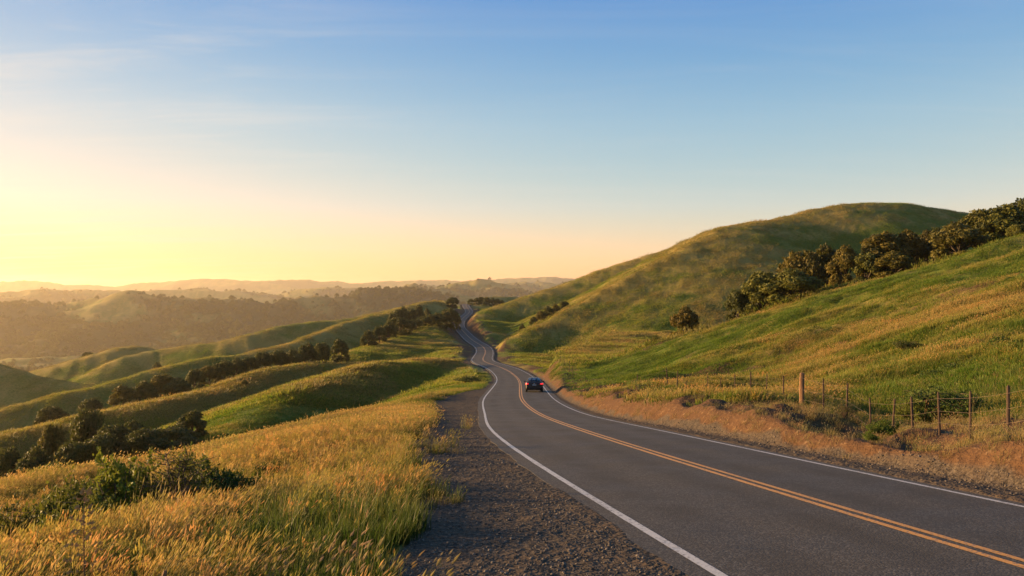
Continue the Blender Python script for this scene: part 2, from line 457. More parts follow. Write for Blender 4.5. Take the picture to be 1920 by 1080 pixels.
# ------------------------------------------------------------------ material helpers
class NT_:
    def __init__(s, name, volume=False):
        s.m = bpy.data.materials.new(name); s.m.use_nodes = True
        s.t = s.m.node_tree; s.t.nodes.clear()
        s.out = s.t.nodes.new('ShaderNodeOutputMaterial')

    def n(s, typ, ins=None, **kw):
        nd = s.t.nodes.new('ShaderNode' + typ)
        for a, v in kw.items():
            setattr(nd, a, v)
        for key, v in (ins or {}).items():
            s.put(nd.inputs[key], v)
        return nd

    def put(s, sock, v):
        if isinstance(v, bpy.types.NodeSocket):
            s.t.links.new(v, sock)
        elif isinstance(v, (tuple, list)) and len(v) == 3 and sock.type == 'RGBA':
            sock.default_value = (*v, 1)
        else:
            sock.default_value = v

    def pos(s):
        return s.n('NewGeometry').outputs['Position']

    def obj(s):
        return s.n('TexCoord').outputs['Object']

    def noise(s, vec, scale, detail=3, rough=.55, dist=0.0):
        return s.n('TexNoise', {'Vector': vec, 'Scale': scale, 'Detail': detail, 'Roughness': rough, 'Distortion': dist}).outputs['Fac']

    def scale(s, vec, v):
        return s.n('VectorMath', {0: vec, 1: v}, operation='MULTIPLY').outputs[0]

    def math(s, op, a, b=0.0, c=0.0, clamp=False):
        nd = s.n('Math', {0: a, 1: b}, operation=op, use_clamp=clamp)
        if op in ('MULTIPLY_ADD',):
            s.put(nd.inputs[2], c)
        return nd.outputs[0]

    def rng(s, v, a, b, c=0.0, d=1.0, smooth=True):
        return s.n('MapRange', {'Value': v, 'From Min': a, 'From Max': b, 'To Min': c, 'To Max': d}, interpolation_type='SMOOTHSTEP' if smooth else 'LINEAR').outputs[0]

    def mix(s, f, a, b, blend='MIX'):
        nd = s.n('Mix', data_type='RGBA', blend_type=blend)
        s.put(nd.inputs[0], f); s.put(nd.inputs[6], a); s.put(nd.inputs[7], b)
        return nd.outputs[2]

    def attr(s, name, typ='GEOMETRY'):
        return s.n('Attribute', attribute_name=name, attribute_type=typ).outputs['Fac']

    def bump(s, h, strength=.5, dist=.05):
        return s.n('Bump', {'Height': h, 'Strength': strength, 'Distance': dist}).outputs[0]

    def bsdf(s, col, rough=.8, normal=None, **ins):
        nd = s.n('BsdfPrincipled', {'Base Color': col, 'Roughness': rough})
        if normal is not None:
            s.put(nd.inputs['Normal'], normal)
        for k_, v in ins.items():
            s.put(nd.inputs[k_.replace('_', ' ')], v)
        s.t.links.new(nd.outputs[0], s.out.inputs[0])
        return nd


def simple(name, col, rough=.6, metal=0.0, var=.15, scale=8.0, bump=0.0, **ins):
    s = NT_(name)
    f = s.noise(s.obj(), scale, 4)
    c = s.mix(f, tuple(v * (1 - var) for v in col), tuple(min(1, v * (1 + var)) for v in col))
    nrm = s.bump(f, bump, .02) if bump else None
    s.bsdf(c, rough, nrm, Metallic=metal, **ins)
    return s.m


def obj(name, mesh, mat=None, parent=None, kind=None, label=None, cat=None, group=None):
    o = bpy.data.objects.new(name, mesh)
    COL.objects.link(o)
    if mat is not None and len(mesh.materials) == 0:
        mesh.materials.append(mat)
    if parent: o.parent = parent
    tag(o, kind, label, cat, group)
    return o


def tag(o, kind=None, label=None, cat=None, group=None):
    if kind: o['kind'] = kind
    if label: o['label'] = label
    if cat: o['category'] = cat
    if group: o['group'] = group
    return o


def empty(name, loc, rz=0, label=None, cat=None, group=None):
    o = bpy.data.objects.new(name, None)
    o.empty_display_size = .3
    o.location = loc; o.rotation_euler = (0, 0, rz)
    COL.objects.link(o)
    return tag(o, None, label, cat, group)


def mesh_np(name, V, Fq, smooth_=True, attrs=None):
    me = bpy.data.meshes.new(name)
    V = np.asarray(V, np.float32); Fq = np.asarray(Fq, np.int32)
    nv, nf, kk = len(V), len(Fq), Fq.shape[1]
    me.vertices.add(nv); me.vertices.foreach_set('co', V.ravel())
    me.loops.add(nf * kk); me.loops.foreach_set('vertex_index', Fq.ravel())
    me.polygons.add(nf)
    me.polygons.foreach_set('loop_start', np.arange(0, nf * kk, kk, dtype=np.int32))
    me.polygons.foreach_set('use_smooth', np.full(nf, smooth_))
    for a, v in (attrs or {}).items():
        at_ = me.attributes.new(a, 'FLOAT', 'POINT'); at_.data.foreach_set('value', np.asarray(v, np.float32))
    me.update(calc_edges=True)
    return me


def mesh_py(name, V, Fs, smooth_=False):
    me = bpy.data.meshes.new(name)
    me.from_pydata([tuple(v) for v in V], [], Fs)
    me.polygons.foreach_set('use_smooth', [smooth_] * len(me.polygons))
    me.update()
    return me


# ------------------------------------------------------------------ land cover
def box_blur(A, a, b):
    def run(M, w, ax):
        pad = [(0, 0), (0, 0)]; pad[ax] = (w + 1, w)
        c = np.cumsum(np.pad(M, pad, mode='edge'), axis=ax)
        if ax == 0: return (c[2 * w + 1:] - c[:-2 * w - 1]) / (2 * w + 1)
        return (c[:, 2 * w + 1:] - c[:, :-2 * w - 1]) / (2 * w + 1)
    return run(run(A, a, 0), b, 1)


GD = np.hypot(GX, GY)
bl = box_blur(GH2, 9, 16); bl = box_blur(bl, 9, 16)
CONV = ((GH2 - bl) / (RR * .012 + .12)).ravel()                   # + convex crests, - hollows
g = .50 + .55 * fbm(GX / 46, GY / 46, 51, 3) + .40 * fbm(GX / 9, GY / 9, 52, 3) + .22 * np.clip(CONV, -1.6, 1.6)
left = (GO < 0) & (GD < 1200)
g += np.where(left, .04 * smooth(130, 30, GD) + .10 + .45 * fbm(GX / 3.4, GY / 3.4, 55, 3) * smooth(80, 30, GD), 0)
g += np.where(GI == 1, -.08 + .75 * fbm(GX / 30 + GY / 70, GY / 7, 57, 3) * smooth(30, 60, GD), 0)
g -= .5 * np.exp(-((GX - 13) / 9) ** 2 - ((GY - 98) / 14) ** 2) + .45 * np.exp(-((GX - 18) / 5) ** 2 - ((GY - 33) / 6) ** 2)
g += np.where((GO > PAVE_R) & (GO < 13) & (GY < 120), .16, 0)
g += np.where(np.isin(GI, [i for i, q in enumerate(NAMES) if q == 'hill']), .04 + .5 * fbm(GX / 16, GY / 16 + GH / 2, 58, 4), 0)
GOLD = np.clip(g, 0, 1)
aw_l = -GO + PAVE_L
gwn = gravel_width(GRY) + .55 * fbm(GX / 1.6, GY / 1.6, 61, 3) + .35 * fbm(GX / 6, GY / 6, 62, 2)
GRAVEL = np.where(GO < 0, smooth(.35, -.25, aw_l - gwn), smooth(1.0, .45, GO - PAVE_R + .25 * fbm(GX / 1.1, GY / 1.1, 63, 2)))
GRAVEL = np.where(np.abs(GO) < 900, GRAVEL, 0)
sn = .5 + .5 * fbm(GX / 5.5, GY / 5.5, 64, 4) * 1.5
cutb = np.where((GO > PAVE_R) & (GO < 13), smooth(7.2, 4.2, GO - PAVE_R + 3.6 * fbm(GX / 5, GY / 5, 66, 3)), 0) * np.where(GY < 100, 1, .55)
lt = np.where((GO < PAVE_L) & (GRY > 185) & (GRY < 330), smooth(16, 5, -GO + 9 * fbm(GX / 14, GY / 14, 67, 3)) * 1.15, 0)
scar = smooth(.50, .66, .5 + .5 * fbm(GX / 26 + GY / 60, GY / 9, 68, 4) * 1.6) * np.where(GI == 1, .80, .16) * (GD < 800)
SOIL = np.clip(np.maximum.reduce([GS * .9, cutb * (.40 + 1.0 * sn), lt * (.4 + .6 * sn), scar * sn]), 0, 1)
WOOD = smooth(1000, 2000, GD) * smooth(.40, .60, .5 + .5 * fbm(GX / 380, GY / 380, 71, 5) * 1.5 - .18 * np.clip(CONV, -1, 1) + .05 * smooth(3000, 2300, GD))

gm = NT_('grassland')
P = gm.pos()
f1 = gm.noise(P, .9, 5, .65)
f2 = gm.noise(P, .12, 4, .6)
f3 = gm.noise(gm.scale(P, (5.0, 5.0, 5.0)), 1.0, 3, .6)
gv = gm.math('ADD', gm.attr('gold'), gm.math('MULTIPLY', gm.math('SUBTRACT', f1, .5), 1.1))
gv = gm.math('ADD', gv, gm.math('MULTIPLY', gm.math('SUBTRACT', f2, .5), .7))
green = gm.mix(f1, (.055, .085, .010), (.135, .170, .020))
gold = gm.mix(f3, (.20, .155, .032), (.36, .26, .075))
c = gm.mix(gm.rng(gv, .22, .92), green, gold)
c = gm.mix(gm.math('MULTIPLY', gm.rng(f3, .35, .75), .30), c, (.05, .062, .014))
far_g = gm.mix(f2, (.13, .115, .032), (.19, .155, .048))
wood = gm.mix(gm.noise(P, .03, 4, .7), (.035, .036, .012), (.085, .078, .026))
c = gm.mix(gm.attr('wood'), c, wood)
soil_c = gm.mix(f1, (.046, .026, .014), (.125, .070, .036))
soil_c = gm.mix(gm.rng(f3, .55, .8), soil_c, (.24, .155, .085))
sm = gm.math('ADD', gm.attr('soil'), gm.math('MULTIPLY', gm.math('SUBTRACT', f1, .5), .8))
c = gm.mix(gm.rng(sm, .28, .62), c, soil_c)
vor = gm.n('TexVoronoi', {'Vector': P, 'Scale': 26.0}).outputs['Color']
vs = gm.n('SeparateColor', {0: vor}).outputs[0]
gr_c = gm.mix(vs, (.028, .023, .018), (.098, .080, .062))
gr_c = gm.mix(gm.rng(f1, .42, .68), gr_c, (.085, .062, .042))
c = gm.mix(gm.rng(gm.math('ADD', gm.attr('gravel'), gm.math('MULTIPLY', gm.math('SUBTRACT', f1, .5), .5)), .3, .7), c, gr_c)
hb = gm.math('ADD', gm.math('MULTIPLY', f1, .8), gm.math('MULTIPLY', f3, .35))
gm.bsdf(c, .95, gm.bump(hb, .9, .30), Specular_IOR_Level=.08)
M_ground = gm.m

# faces -> one object for each landform
ii, jj = np.meshgrid(np.arange(NR - 1), np.arange(NT - 1), indexing='ij')
q = np.stack([ii * NT + jj, ii * NT + jj + 1, (ii + 1) * NT + jj + 1, (ii + 1) * NT + jj], -1).reshape(-1, 4)
q = q[:, ::-1]
wrap = np.stack([np.arange(NR - 1) * NT + NT - 1, np.arange(NR - 1) * NT, np.arange(1, NR) * NT, np.arange(1, NR) * NT + NT - 1], -1)[:, ::-1]
cap = None
q = np.concatenate([q, wrap])
VV = np.stack([GX, GY, GH], 1)
fn = np.cross(VV[q[:, 2]] - VV[q[:, 0]], VV[q[:, 3]] - VV[q[:, 1]])
VN = np.zeros_like(VV)
for c_ in range(4):
    for ax in range(3):
        VN[:, ax] += np.bincount(q[:, c_], fn[:, ax], len(VV))
VN /= np.linalg.norm(VN, axis=1)[:, None] + 1e-12
if VN[:, 2].mean() < 0:
    q = q[:, ::-1]; VN = -VN
LN = np.array([{'ground': 0, 'meadow': 0, 'hillside': 1}.get(nm, 9) for nm in NAMES])
groups = {}
for i, nm in enumerate(NAMES):
    key = {'meadow': 'ground', 'distant_ridge': 'distant_hills', 'distant_hill': 'distant_hills', 'rise': 'rise'}.get(nm, nm)
    if nm in ('spur', 'hill', 'knoll'): key = nm + '#%d' % i
    if nm == 'hill': key = 'hill'
    groups.setdefault(key, []).append(i)
fi = GI[q[:, 0]]
for key, ids in groups.items():
    m = np.isin(fi, ids)
    if not m.any(): continue
    fq = q[m]
    u, inv = np.unique(fq, return_inverse=True)
    me = mesh_np(key.split('#')[0], VV[u], inv.reshape(-1, 4), True, {'gold': GOLD[u], 'soil': SOIL[u], 'gravel': GRAVEL[u], 'wood': WOOD[u]})
    me.normals_split_custom_set_from_vertices([tuple(v) for v in VN[u].astype(float)])
    o = obj(key.split('#')[0], me, M_ground, kind='structure')
capm = mesh_py('ground', [(GX[i], GY[i], GH[i]) for i in range(NT)], [list(range(NT))[::-1]])
tag(obj('ground', capm, M_ground), 'structure')

# ------------------------------------------------------------------ road and its lines
rs = np.unique(np.concatenate([np.arange(20, 110, .5), np.arange(110, len(RD) - 60, 1.5)]))
ix = np.arange(len(RD))


def strip(o0, o1, dz, n=2, skirt=0.0, s0=None, s1=None, wob=0.0):
    s = rs if s0 is None else rs[(rs >= s0) & (rs <= s1)]
    c_ = np.stack([np.interp(s, ix, RD[:, i]) for i in range(3)], 1)
    nn = np.stack([np.interp(s, ix, RN[:, i]) for i in range(2)], 1)
    nn /= np.linalg.norm(nn, axis=1)[:, None]
    offs = np.linspace(o0, o1, n)
    rows = []
    for a in range(n):
        e = offs[a] * np.interp(c_[:, 1], [150, 260, 400], [1, .86, .72])
        j = wob * (fbm(s * 2.1, s * 0 + a, 77, 3) + .8 * fbm(s * .37, s * 0 + a, 79, 2)) if (wob and a in (0, n - 1)) else 0
        rows.append(np.stack([c_[:, 0] + nn[:, 0] * (e + j), c_[:, 1] + nn[:, 1] * (e + j), c_[:, 2] + dz + .0009 * np.maximum(c_[:, 1], 0) - .010 * np.abs(e)], 1))
    if skirt:
        a = rows[0].copy(); a[:, 2] -= skirt; b = rows[-1].copy(); b[:, 2] -= skirt
        rows = [a, rows[0].copy()] + rows + [rows[-1].copy(), b]
    V = np.stack(rows, 1).reshape(-1, 3); w = len(rows)
    i_, j_ = np.meshgrid(np.arange(len(s) - 1), np.array([j for j in range(w - 1) if not (skirt and j in (1, w - 3))]), indexing='ij')
    return V, np.stack([i_ * w + j_, i_ * w + j_ + 1, (i_ + 1) * w + j_ + 1, (i_ + 1) * w + j_], -1).reshape(-1, 4), np.repeat(s, w)


ra = NT_('asphalt')
P = ra.pos()
fa = ra.noise(P, 55, 3, .7)
fb = ra.noise(P, .55, 4, .6)
fc = ra.noise(P, 3.5, 4, .6)
vd = ra.n('TexVoronoi', {'Vector': P, 'Scale': 42.0}, feature='F1')
vc = ra.n('SeparateColor', {0: vd.outputs['Color']}).outputs[0]
c = ra.mix(fb, (.038, .035, .030), (.058, .053, .046))
c = ra.mix(ra.math('MULTIPLY', ra.rng(vc, .45, 1.0), .75), c, (.125, .114, .100))
c = ra.mix(ra.math('MULTIPLY', ra.rng(fc, .5, .75), .35), c, (.046, .041, .036))
lane = ra.attr('lane')
c = ra.mix(ra.math('MULTIPLY', ra.math('MULTIPLY', lane, ra.rng(fb, .2, .7)), .75), c, (.034, .032, .029))
ck = ra.n('TexVoronoi', {'Vector': ra.n('VectorMath', {0: P, 1: ra.n('VectorMath', {0: ra.n('TexNoise', {'Vector': P, 'Scale': 1.3, 'Detail': 4.0}).outputs['Color'], 1: (.9, .9, .9)}, operation='MULTIPLY').outputs[0]}, operation='ADD').outputs[0], 'Scale': .32}, feature='DISTANCE_TO_EDGE').outputs[0]
ckm = ra.math('MULTIPLY', ra.rng(ck, .006, .0015), ra.rng(ra.noise(P, .13, 2), .50, .62))
c = ra.mix(ra.math('MULTIPLY', ckm, .55), c, (.02, .02, .02))
hh = ra.math('ADD', ra.math('MULTIPLY', vd.outputs['Distance'], -.6), ra.math('MULTIPLY', fa, .6))
ra.bsdf(c, ra.rng(fb, .3, .7, .74, .90), ra.bump(hh, .55, .010), Specular_IOR_Level=.22)
M_asphalt = ra.m
V, Q, S_ = strip(PAVE_L, PAVE_R, 0.0, 25, .3, wob=.05)
w = 29
lane_o = np.tile(np.concatenate([[0, 0], np.linspace(PAVE_L, PAVE_R, 25), [0, 0]]), len(V) // w)
lanev = sum(np.exp(-((lane_o - o_) / .38) ** 2) for o_ in (-2.45, -.85, .75, 2.2))
obj('road', mesh_np('road', V, Q, True, {'lane': lanev}), M_asphalt, kind='structure')


def paint(name, col, dark):
    s = NT_(name)
    P = s.pos()
    f = s.noise(P, 22, 4, .65); g_ = s.noise(P, 1.1, 3)
    c = s.mix(g_, tuple(v * .80 for v in col), col)
    c = s.mix(s.math('MULTIPLY', s.rng(s.math('ADD', f, s.math('MULTIPLY', g_, .3)), .62, .82), .85), c, dark)
    s.bsdf(c, .55, s.bump(f, .25, .004), Specular_IOR_Level=.4)
    return s.m


M_white = paint('white_paint', (.50, .485, .455), (.08, .08, .08))
M_yellow = paint('yellow_paint', (.62, .275, .030), (.09, .08, .06))
for o_, mt_, nm, hw in ((OFF_L, M_white, 'white_edge_line', .064), (OFF_R, M_white, 'white_edge_line', .05), (-.11, M_yellow, 'yellow_centre_line', .055), (.11, M_yellow, 'yellow_centre_line', .055)):
    V, Q, _ = strip(o_ - hw, o_ + hw, .005, 2, wob=.008)
    obj(nm, mesh_np(nm, V, Q), mt_, kind='structure')

# ------------------------------------------------------------------ plants
def tube(V, Fc, pts, rads, n=6):
    pts = [Vector(p) for p in pts]
    b = len(V)
    for i, p in enumerate(pts):
        d = (pts[min(i + 1, len(pts) - 1)] - pts[max(i - 1, 0)]).normalized()
        u = d.cross(Vector((.3, .9, .2)) if abs(d.x) < .9 else Vector((0, 1, 0))).normalized(); w = d.cross(u)
        for k_ in range(n):
            a = 2 * math.pi * k_ / n
            V.append(p + (u * math.cos(a) + w * math.sin(a)) * rads[i])
    for i in range(len(pts) - 1):
        for k_ in range(n):
            k2 = (k_ + 1) % n
            Fc.append((b + i * n + k_, b + i * n + k2, b + (i + 1) * n + k2, b + (i + 1) * n + k_))
    Fc.append(tuple(b + k_ for k_ in range(n))[::-1]); Fc.append(tuple(b + (len(pts) - 1) * n + k_ for k_ in range(n)))


def leaf_cards(C, Dn, size, r, aspect=.62):
    """diamond leaf sprays at centres C, facing roughly Dn"""
    n = len(C)
    nrm = Dn + r.normal(0, .75, (n, 3)); nrm /= np.linalg.norm(nrm, axis=1)[:, None]
    u = np.cross(nrm, r.normal(0, 1, (n, 3))); u /= np.linalg.norm(u, axis=1)[:, None]
    v = np.cross(nrm, u)
    s = (size * r.uniform(.6, 1.3, n))[:, None]
    bend = nrm * s * .22
    P = np.stack([C - u * s, C - v * s * aspect - bend, C + u * s, C + v * s * aspect - bend], 1).reshape(-1, 3)
    return P, np.arange(n * 4).reshape(-1, 4)


def foliage_mat(name, dark, light, trans=.35, tint=True):
    s = NT_(name)
    oi = s.n('ObjectInfo')
    f = s.noise(s.obj(), 1.1, 3)
    f2 = s.noise(s.obj(), 9.0, 2)
    c = s.mix(s.rng(s.math('ADD', s.math('MULTIPLY', f, .6), s.math('MULTIPLY', f2, .4)), .32, .68), dark, light)
    if tint:
        c = s.mix(1.0, c, oi.outputs['Color'], 'MULTIPLY')
    d = s.n('BsdfPrincipled', {'Base Color': c, 'Roughness': .6, 'Specular IOR Level': .25})
    t = s.n('BsdfTranslucent', {'Color': s.mix(.5, c, (.10, .10, .015))})
    m = s.n('MixShader', {0: trans, 1: d.outputs[0], 2: t.outputs[0]})
    s.t.links.new(m.outputs[0], s.out.inputs[0])
    return s.m


M_oak = foliage_mat('oak_leaves', (.030, .042, .009), (.130, .135, .028), .34)
M_bush = foliage_mat('bush_leaves', (.045, .070, .014), (.120, .150, .030), .4)
M_bark = simple('bark', (.062, .045, .032), .9, var=.4, scale=6, bump=.6)
M_twig = simple('twig', (.10, .065, .042), .9, var=.3, scale=20)


def oak_mesh(seed, wide=1.0, n_leaf=6800, leaf=.034, low=.16):
    """a unit tree: 1 high, crown about `wide` across; returns trunk mesh, crown mesh"""
    r = np.random.default_rng(seed); V, Fc = [], []
    lobes = []
    n = int(r.integers(11, 16))
    for i in range(n):
        a = 2.4 * i + r.uniform(-.4, .4)
        t = (i + .5) / n
        rad_ = wide * .5 * math.sqrt(t) * r.uniform(.62, .82)
        z = low + .20 + (.55 - .38 * t) * r.uniform(.75, 1.1)
        s = r.uniform(.13, .21) * (1.05 - .25 * t)
        lobes.append((np.array([math.cos(a) * rad_, math.sin(a) * rad_, z]), s * (wide * .4 + .62)))
    for i in range(6):                                   # skirts of low foliage
        a = i * 1.05 + r.uniform(-.4, .4)
        lobes.append((np.array([math.cos(a) * wide * .33, math.sin(a) * wide * .33, low + r.uniform(.03, .16)]), r.uniform(.11, .16)))
    top = max(c[2] + s * .85 for c, s in lobes)
    lobes = [(np.array([c[0], c[1], c[2] / top]), s) for c, s in lobes]
    th0 = r.uniform(.16, .26)
    lean = r.uniform(-.04, .04, 2)
    tube(V, Fc, [(0, 0, -.06), (0, 0, .02), (lean[0] * .5, lean[1] * .5, th0 * .6), (lean[0], lean[1], th0)], [.060, .044, .034, .030], 8)
    for c, s in lobes[::2]:
        m = np.array([lean[0], lean[1], th0]) * .5 + c * .5; m[2] += .03
        tube(V, Fc, [(lean[0], lean[1], th0 - .03), tuple(m), tuple(c)], [.022, .014, .005], 5)
    tm = mesh_py('trunk', V, Fc, True); tm.materials.append(M_bark)
    wts = np.array([s ** 2 for _, s in lobes]); wts /= wts.sum()
    li = r.choice(len(lobes), n_leaf, p=wts)
    d = r.normal(0, 1, (n_leaf, 3)); d[:, 2] += .25; d /= np.linalg.norm(d, axis=1)[:, None]
    lc = np.array([l[0] for l in lobes])[li]; ls = np.array([l[1] for l in lobes])[li]
    rr_ = ls * (1 - .55 * r.random(n_leaf) ** 2.2) * (1 + .16 * np.sin(d[:, 0] * 9 + li) * np.cos(d[:, 1] * 8 + li * 2) + .1 * np.sin(d[:, 2] * 15 + li))
    C = lc + d * rr_[:, None] * np.array([1, 1, .86])
    C[:, 2] = np.maximum(C[:, 2], .03)
    P, Q = leaf_cards(C, d, leaf, r)
    cm = mesh_np('crown', P, Q, False); cm.materials.append(M_oak)
    return tm, cm


OAKS = [oak_mesh(101, 1.15), oak_mesh(102, 1.35), oak_mesh(103, .95), oak_mesh(104, 1.25, low=.05), oak_mesh(105, .78, low=.04), oak_mesh(106, 1.05, low=.04)]
OAK_W = [1.15, 1.35, .95, 1.25, .78, 1.05]
ORD = ['first', 'second', 'third', 'fourth', 'fifth', 'sixth', 'seventh', 'eighth', 'ninth', 'tenth', 'eleventh', 'twelfth', 'thirteenth', 'fourteenth', 'fifteenth', 'sixteenth', 'seventeenth', 'eighteenth', 'nineteenth', 'twentieth', 'twenty-first']


def add_tree(px, top, wpx, D, var, label, group, tint=(1, 1, 1), name='oak_tree', cat='tree', minh=1.2, maxh=15):
    x = (px - 960) / F * D; y = D
    zg = gz(x, y); zt = -(top - 540) / F * D
    h = min(max(zt - zg, minh), maxh)
    w = wpx / F * D
    e = empty(name, (x, y, zg - .05), random.uniform(0, 6.28), label, cat, group)
    sx = w / (OAK_W[var] * .92)
    e.scale = (sx, sx, h)
    for nm, me in zip(('trunk', 'crown'), OAKS[var]):
        o = obj(nm, me, None, e)
        o.color = (*tint, 1)
    return e


WARM = (1.42, 1.02, .72); DARK = (.80, .84, .70); MID = (1, 1, 1); LITE = (1.45, 1.35, 1.05); GREY = (1.35, 1.1, 1.05)
# the dark grove in the hollow below the meadow
G = [(12,836,64,86,3,DARK,'dark oak cut off by the left edge of the photo'),
     (62,838,78,84,5,DARK,'low dark oak right of the cut-off one in the hollow grove'),
     (97,797,62,90,0,WARM,'brownish round oak rising left in the hollow grove'),
     (167,771,76,98,1,DARK,'dark umbrella-shaped oak standing highest in the hollow grove'),
     (132,826,86,84,3,DARK,'dark oak below the brownish one in the hollow grove'),
     (190,812,92,86,3,DARK,'broad dark oak under the umbrella-shaped one in the grove'),
     (216,797,86,92,0,DARK,'dark oak just right of the umbrella-shaped one in the grove'),
     (252,788,70,95,5,DARK,'dark oak with a knobbly top in the middle of the grove'),
     (275,806,96,87,1,DARK,'wide dark oak before the knobbly-topped one in the grove'),
     (322,798,94,90,3,DARK,'broad dark oak left of the last tall one in the grove'),
     (360,771,60,96,2,DARK,'slim dark oak at the right end of the hollow grove'),
     (345,818,70,87,5,DARK,'low dark oak under the slim one at the right end of the grove'),
     (95,866,100,72,3,(1.1,1.2,.9),'rounded green bush in front of the hollow grove'),
     (150,872,80,72,5,(.95,1.05,.85),'smaller green bush right of the rounded one before the grove')]
for px, top, w, D, v, t, lab in G:
    add_tree(px, top, w, D, v, lab, 'trees of the dark hollow grove', t, name='oak_tree' if 'bush' not in lab else 'bush', cat='tree' if 'bush' not in lab else 'bush')
# the line of trees behind the second spur, rising to the right
L = [(98,760,62,168,3,DARK),(172,747,46,172,0,MID),(233,724,66,176,2,WARM),(272,712,50,182,3,MID),(303,702,60,186,1,WARM),(334,708,56,184,5,MID),(366,692,40,190,0,MID),(392,684,42,193,3,WARM),(417,677,44,196,1,DARK),
     (443,671,42,199,5,MID),(468,668,42,202,3,DARK),(494,660,44,205,0,MID),(521,656,44,208,3,DARK),(549,654,42,212,5,MID),(575,645,44,216,2,DARK),(601,643,44,220,1,MID),(637,637,38,232,2,DARK)]
for i, (px, top, w, D, v, t) in enumerate(L):
    add_tree(px, top, w, D, v, '%s oak from the left in the line climbing behind the second grassy spur' % ORD[i], 'oaks in the line behind the second spur', t)
# trees by the far bends of the road, on the left
B = [(691,621,34,268,2,DARK),(711,613,32,280,0,DARK),(727,603,38,292,5,DARK),(748,594,50,302,3,DARK),(765,599,36,312,1,DARK),(780,598,34,322,3,MID),(795,593,34,330,0,DARK),(809,589,34,338,3,DARK),(823,586,34,346,5,MID),(836,582,30,354,2,DARK),(847,579,28,362,1,DARK),(857,588,18,368,3,MID)]
for i, (px, top, w, D, v, t) in enumerate(B):
    add_tree(px, top, w, D, v, '%s oak from the left in the row ending at the far road bend' % ORD[i], 'oaks in the row by the far road bend', t)
U = [(737,586,26,372,3,DARK),(747,580,30,380,0,DARK),(758,575,30,386,5,DARK),(770,577,26,392,3,DARK),(785,573,28,400,2,DARK),(801,578,18,410,5,MID)]
for i, (px, top, w, D, v, t) in enumerate(U):
    add_tree(px, top, w, D, v, '%s oak from the left in the upper clump above the far road bend' % ORD[i], 'oaks in the upper clump', t)
add_tree(848, 557, 27, 500, 0, 'lone round oak left of the crest where the road vanishes', None, MID)
for i, (px, top, w) in enumerate([(884,560,15),(893,558,16),(903,557,16),(913,557,16),(923,558,15),(932,560,14),(941,562,12)]):
    add_tree(px, top, w, 600 + 4 * (i % 3), (3, 5, 1)[i % 3], '%s tree from the left in the dark row behind the road crest' % ORD[i], 'trees in the row behind the road crest', DARK)
add_tree(165, 660, 24, 533, 3, 'small lone oak on the shoulder of the left rounded knoll', None, MID)
add_tree(296, 679, 30, 305, 5, 'lone oak on the slope below the rounded knoll', None, MID)
add_tree(459, 711, 12, 176, 5, 'tiny dark shrub on the crest of the second spur', None, MID, name='shrub', cat='shrub', minh=.5)
# the clump in the draw of the big hill
for i, (px, top, w, D, t) in enumerate([(979,607,14,290,DARK),(1000,593,18,292,MID),(1014,583,22,296,WARM),(1028,575,26,299,DARK),(1043,570,24,302,WARM),(1058,565,24,305,DARK),(1067,571,16,300,LITE)]):
    add_tree(px, top, w, D, (5, 3, 0, 2, 5, 1, 3)[i], '%s tree from the left in the clump in the draw of the big hill' % ORD[i], 'trees in the draw of the big hill', t)
# the row on the shoulder to the right
Rr = [(1386,543,44,120,0,DARK,'small dark round oak at the lower left end of the shoulder row'),
      (1428,508,64,119,4,LITE,'pale green upright oak, next up from the lowest in the shoulder row'),
      (1488,504,92,116,5,LITE,'broad yellowish oak standing forward in the shoulder row'),
      (1508,471,84,127,0,WARM,'rusty-topped oak behind the broad yellowish one'),
      (1548,463,60,129,2,(.9,.75,.6),'dark-topped oak right of the rusty-topped one'),
      (1588,460,68,120,5,WARM,'rust-tinted oak alone on its stretch right of the dark-topped oak'),
      (1627,473,44,117,4,LITE,'narrow pale oak between two rusty oaks of the shoulder row'),
      (1656,434,70,120,4,WARM,'tall rusty oak in the middle of the shoulder row'),
      (1678,470,64,114,5,(1.3,1.0,.6),'olive oak at the foot of the tall rusty one'),
      (1706,434,60,119,2,(1.2,.85,.6),'tall brown oak right of the tall rusty one'),
      (1742,432,60,122,5,(.8,.6,.5),'dark oak in the shaded gap of the shoulder row'),
      (1766,424,60,124,3,DARK,'darkest oak beside the grey-leaved one'),
      (1800,416,84,112,5,GREY,'grey-brown leafed oak standing forward on the shoulder'),
      (1843,393,86,118,0,(1.1,1.0,.8),'large green-brown oak right of the grey-leafed one'),
      (1880,386,78,116,2,LITE,'large pale green oak near the right edge'),
      (1912,372,80,120,5,DARK,'tallest dark oak at the right edge'),
      (1962,362,90,118,3,DARK,'dark oak partly past the right edge'),
      (1909,419,42,104,3,LITE,'small light oak below the tallest at the right edge'),
      (1285,575,58,128,5,(1.5,.98,.66),'lone brown oak half behind the grassy shoulder')]
for px, top, w, D, v, t, lab in Rr:
    add_tree(px, top, w * (1.18 if 'lone' not in lab else 1), D, v, lab, 'oaks of the shoulder row' if 'lone' not in lab else None, t)

# smaller shrubs: stems and separate leaves


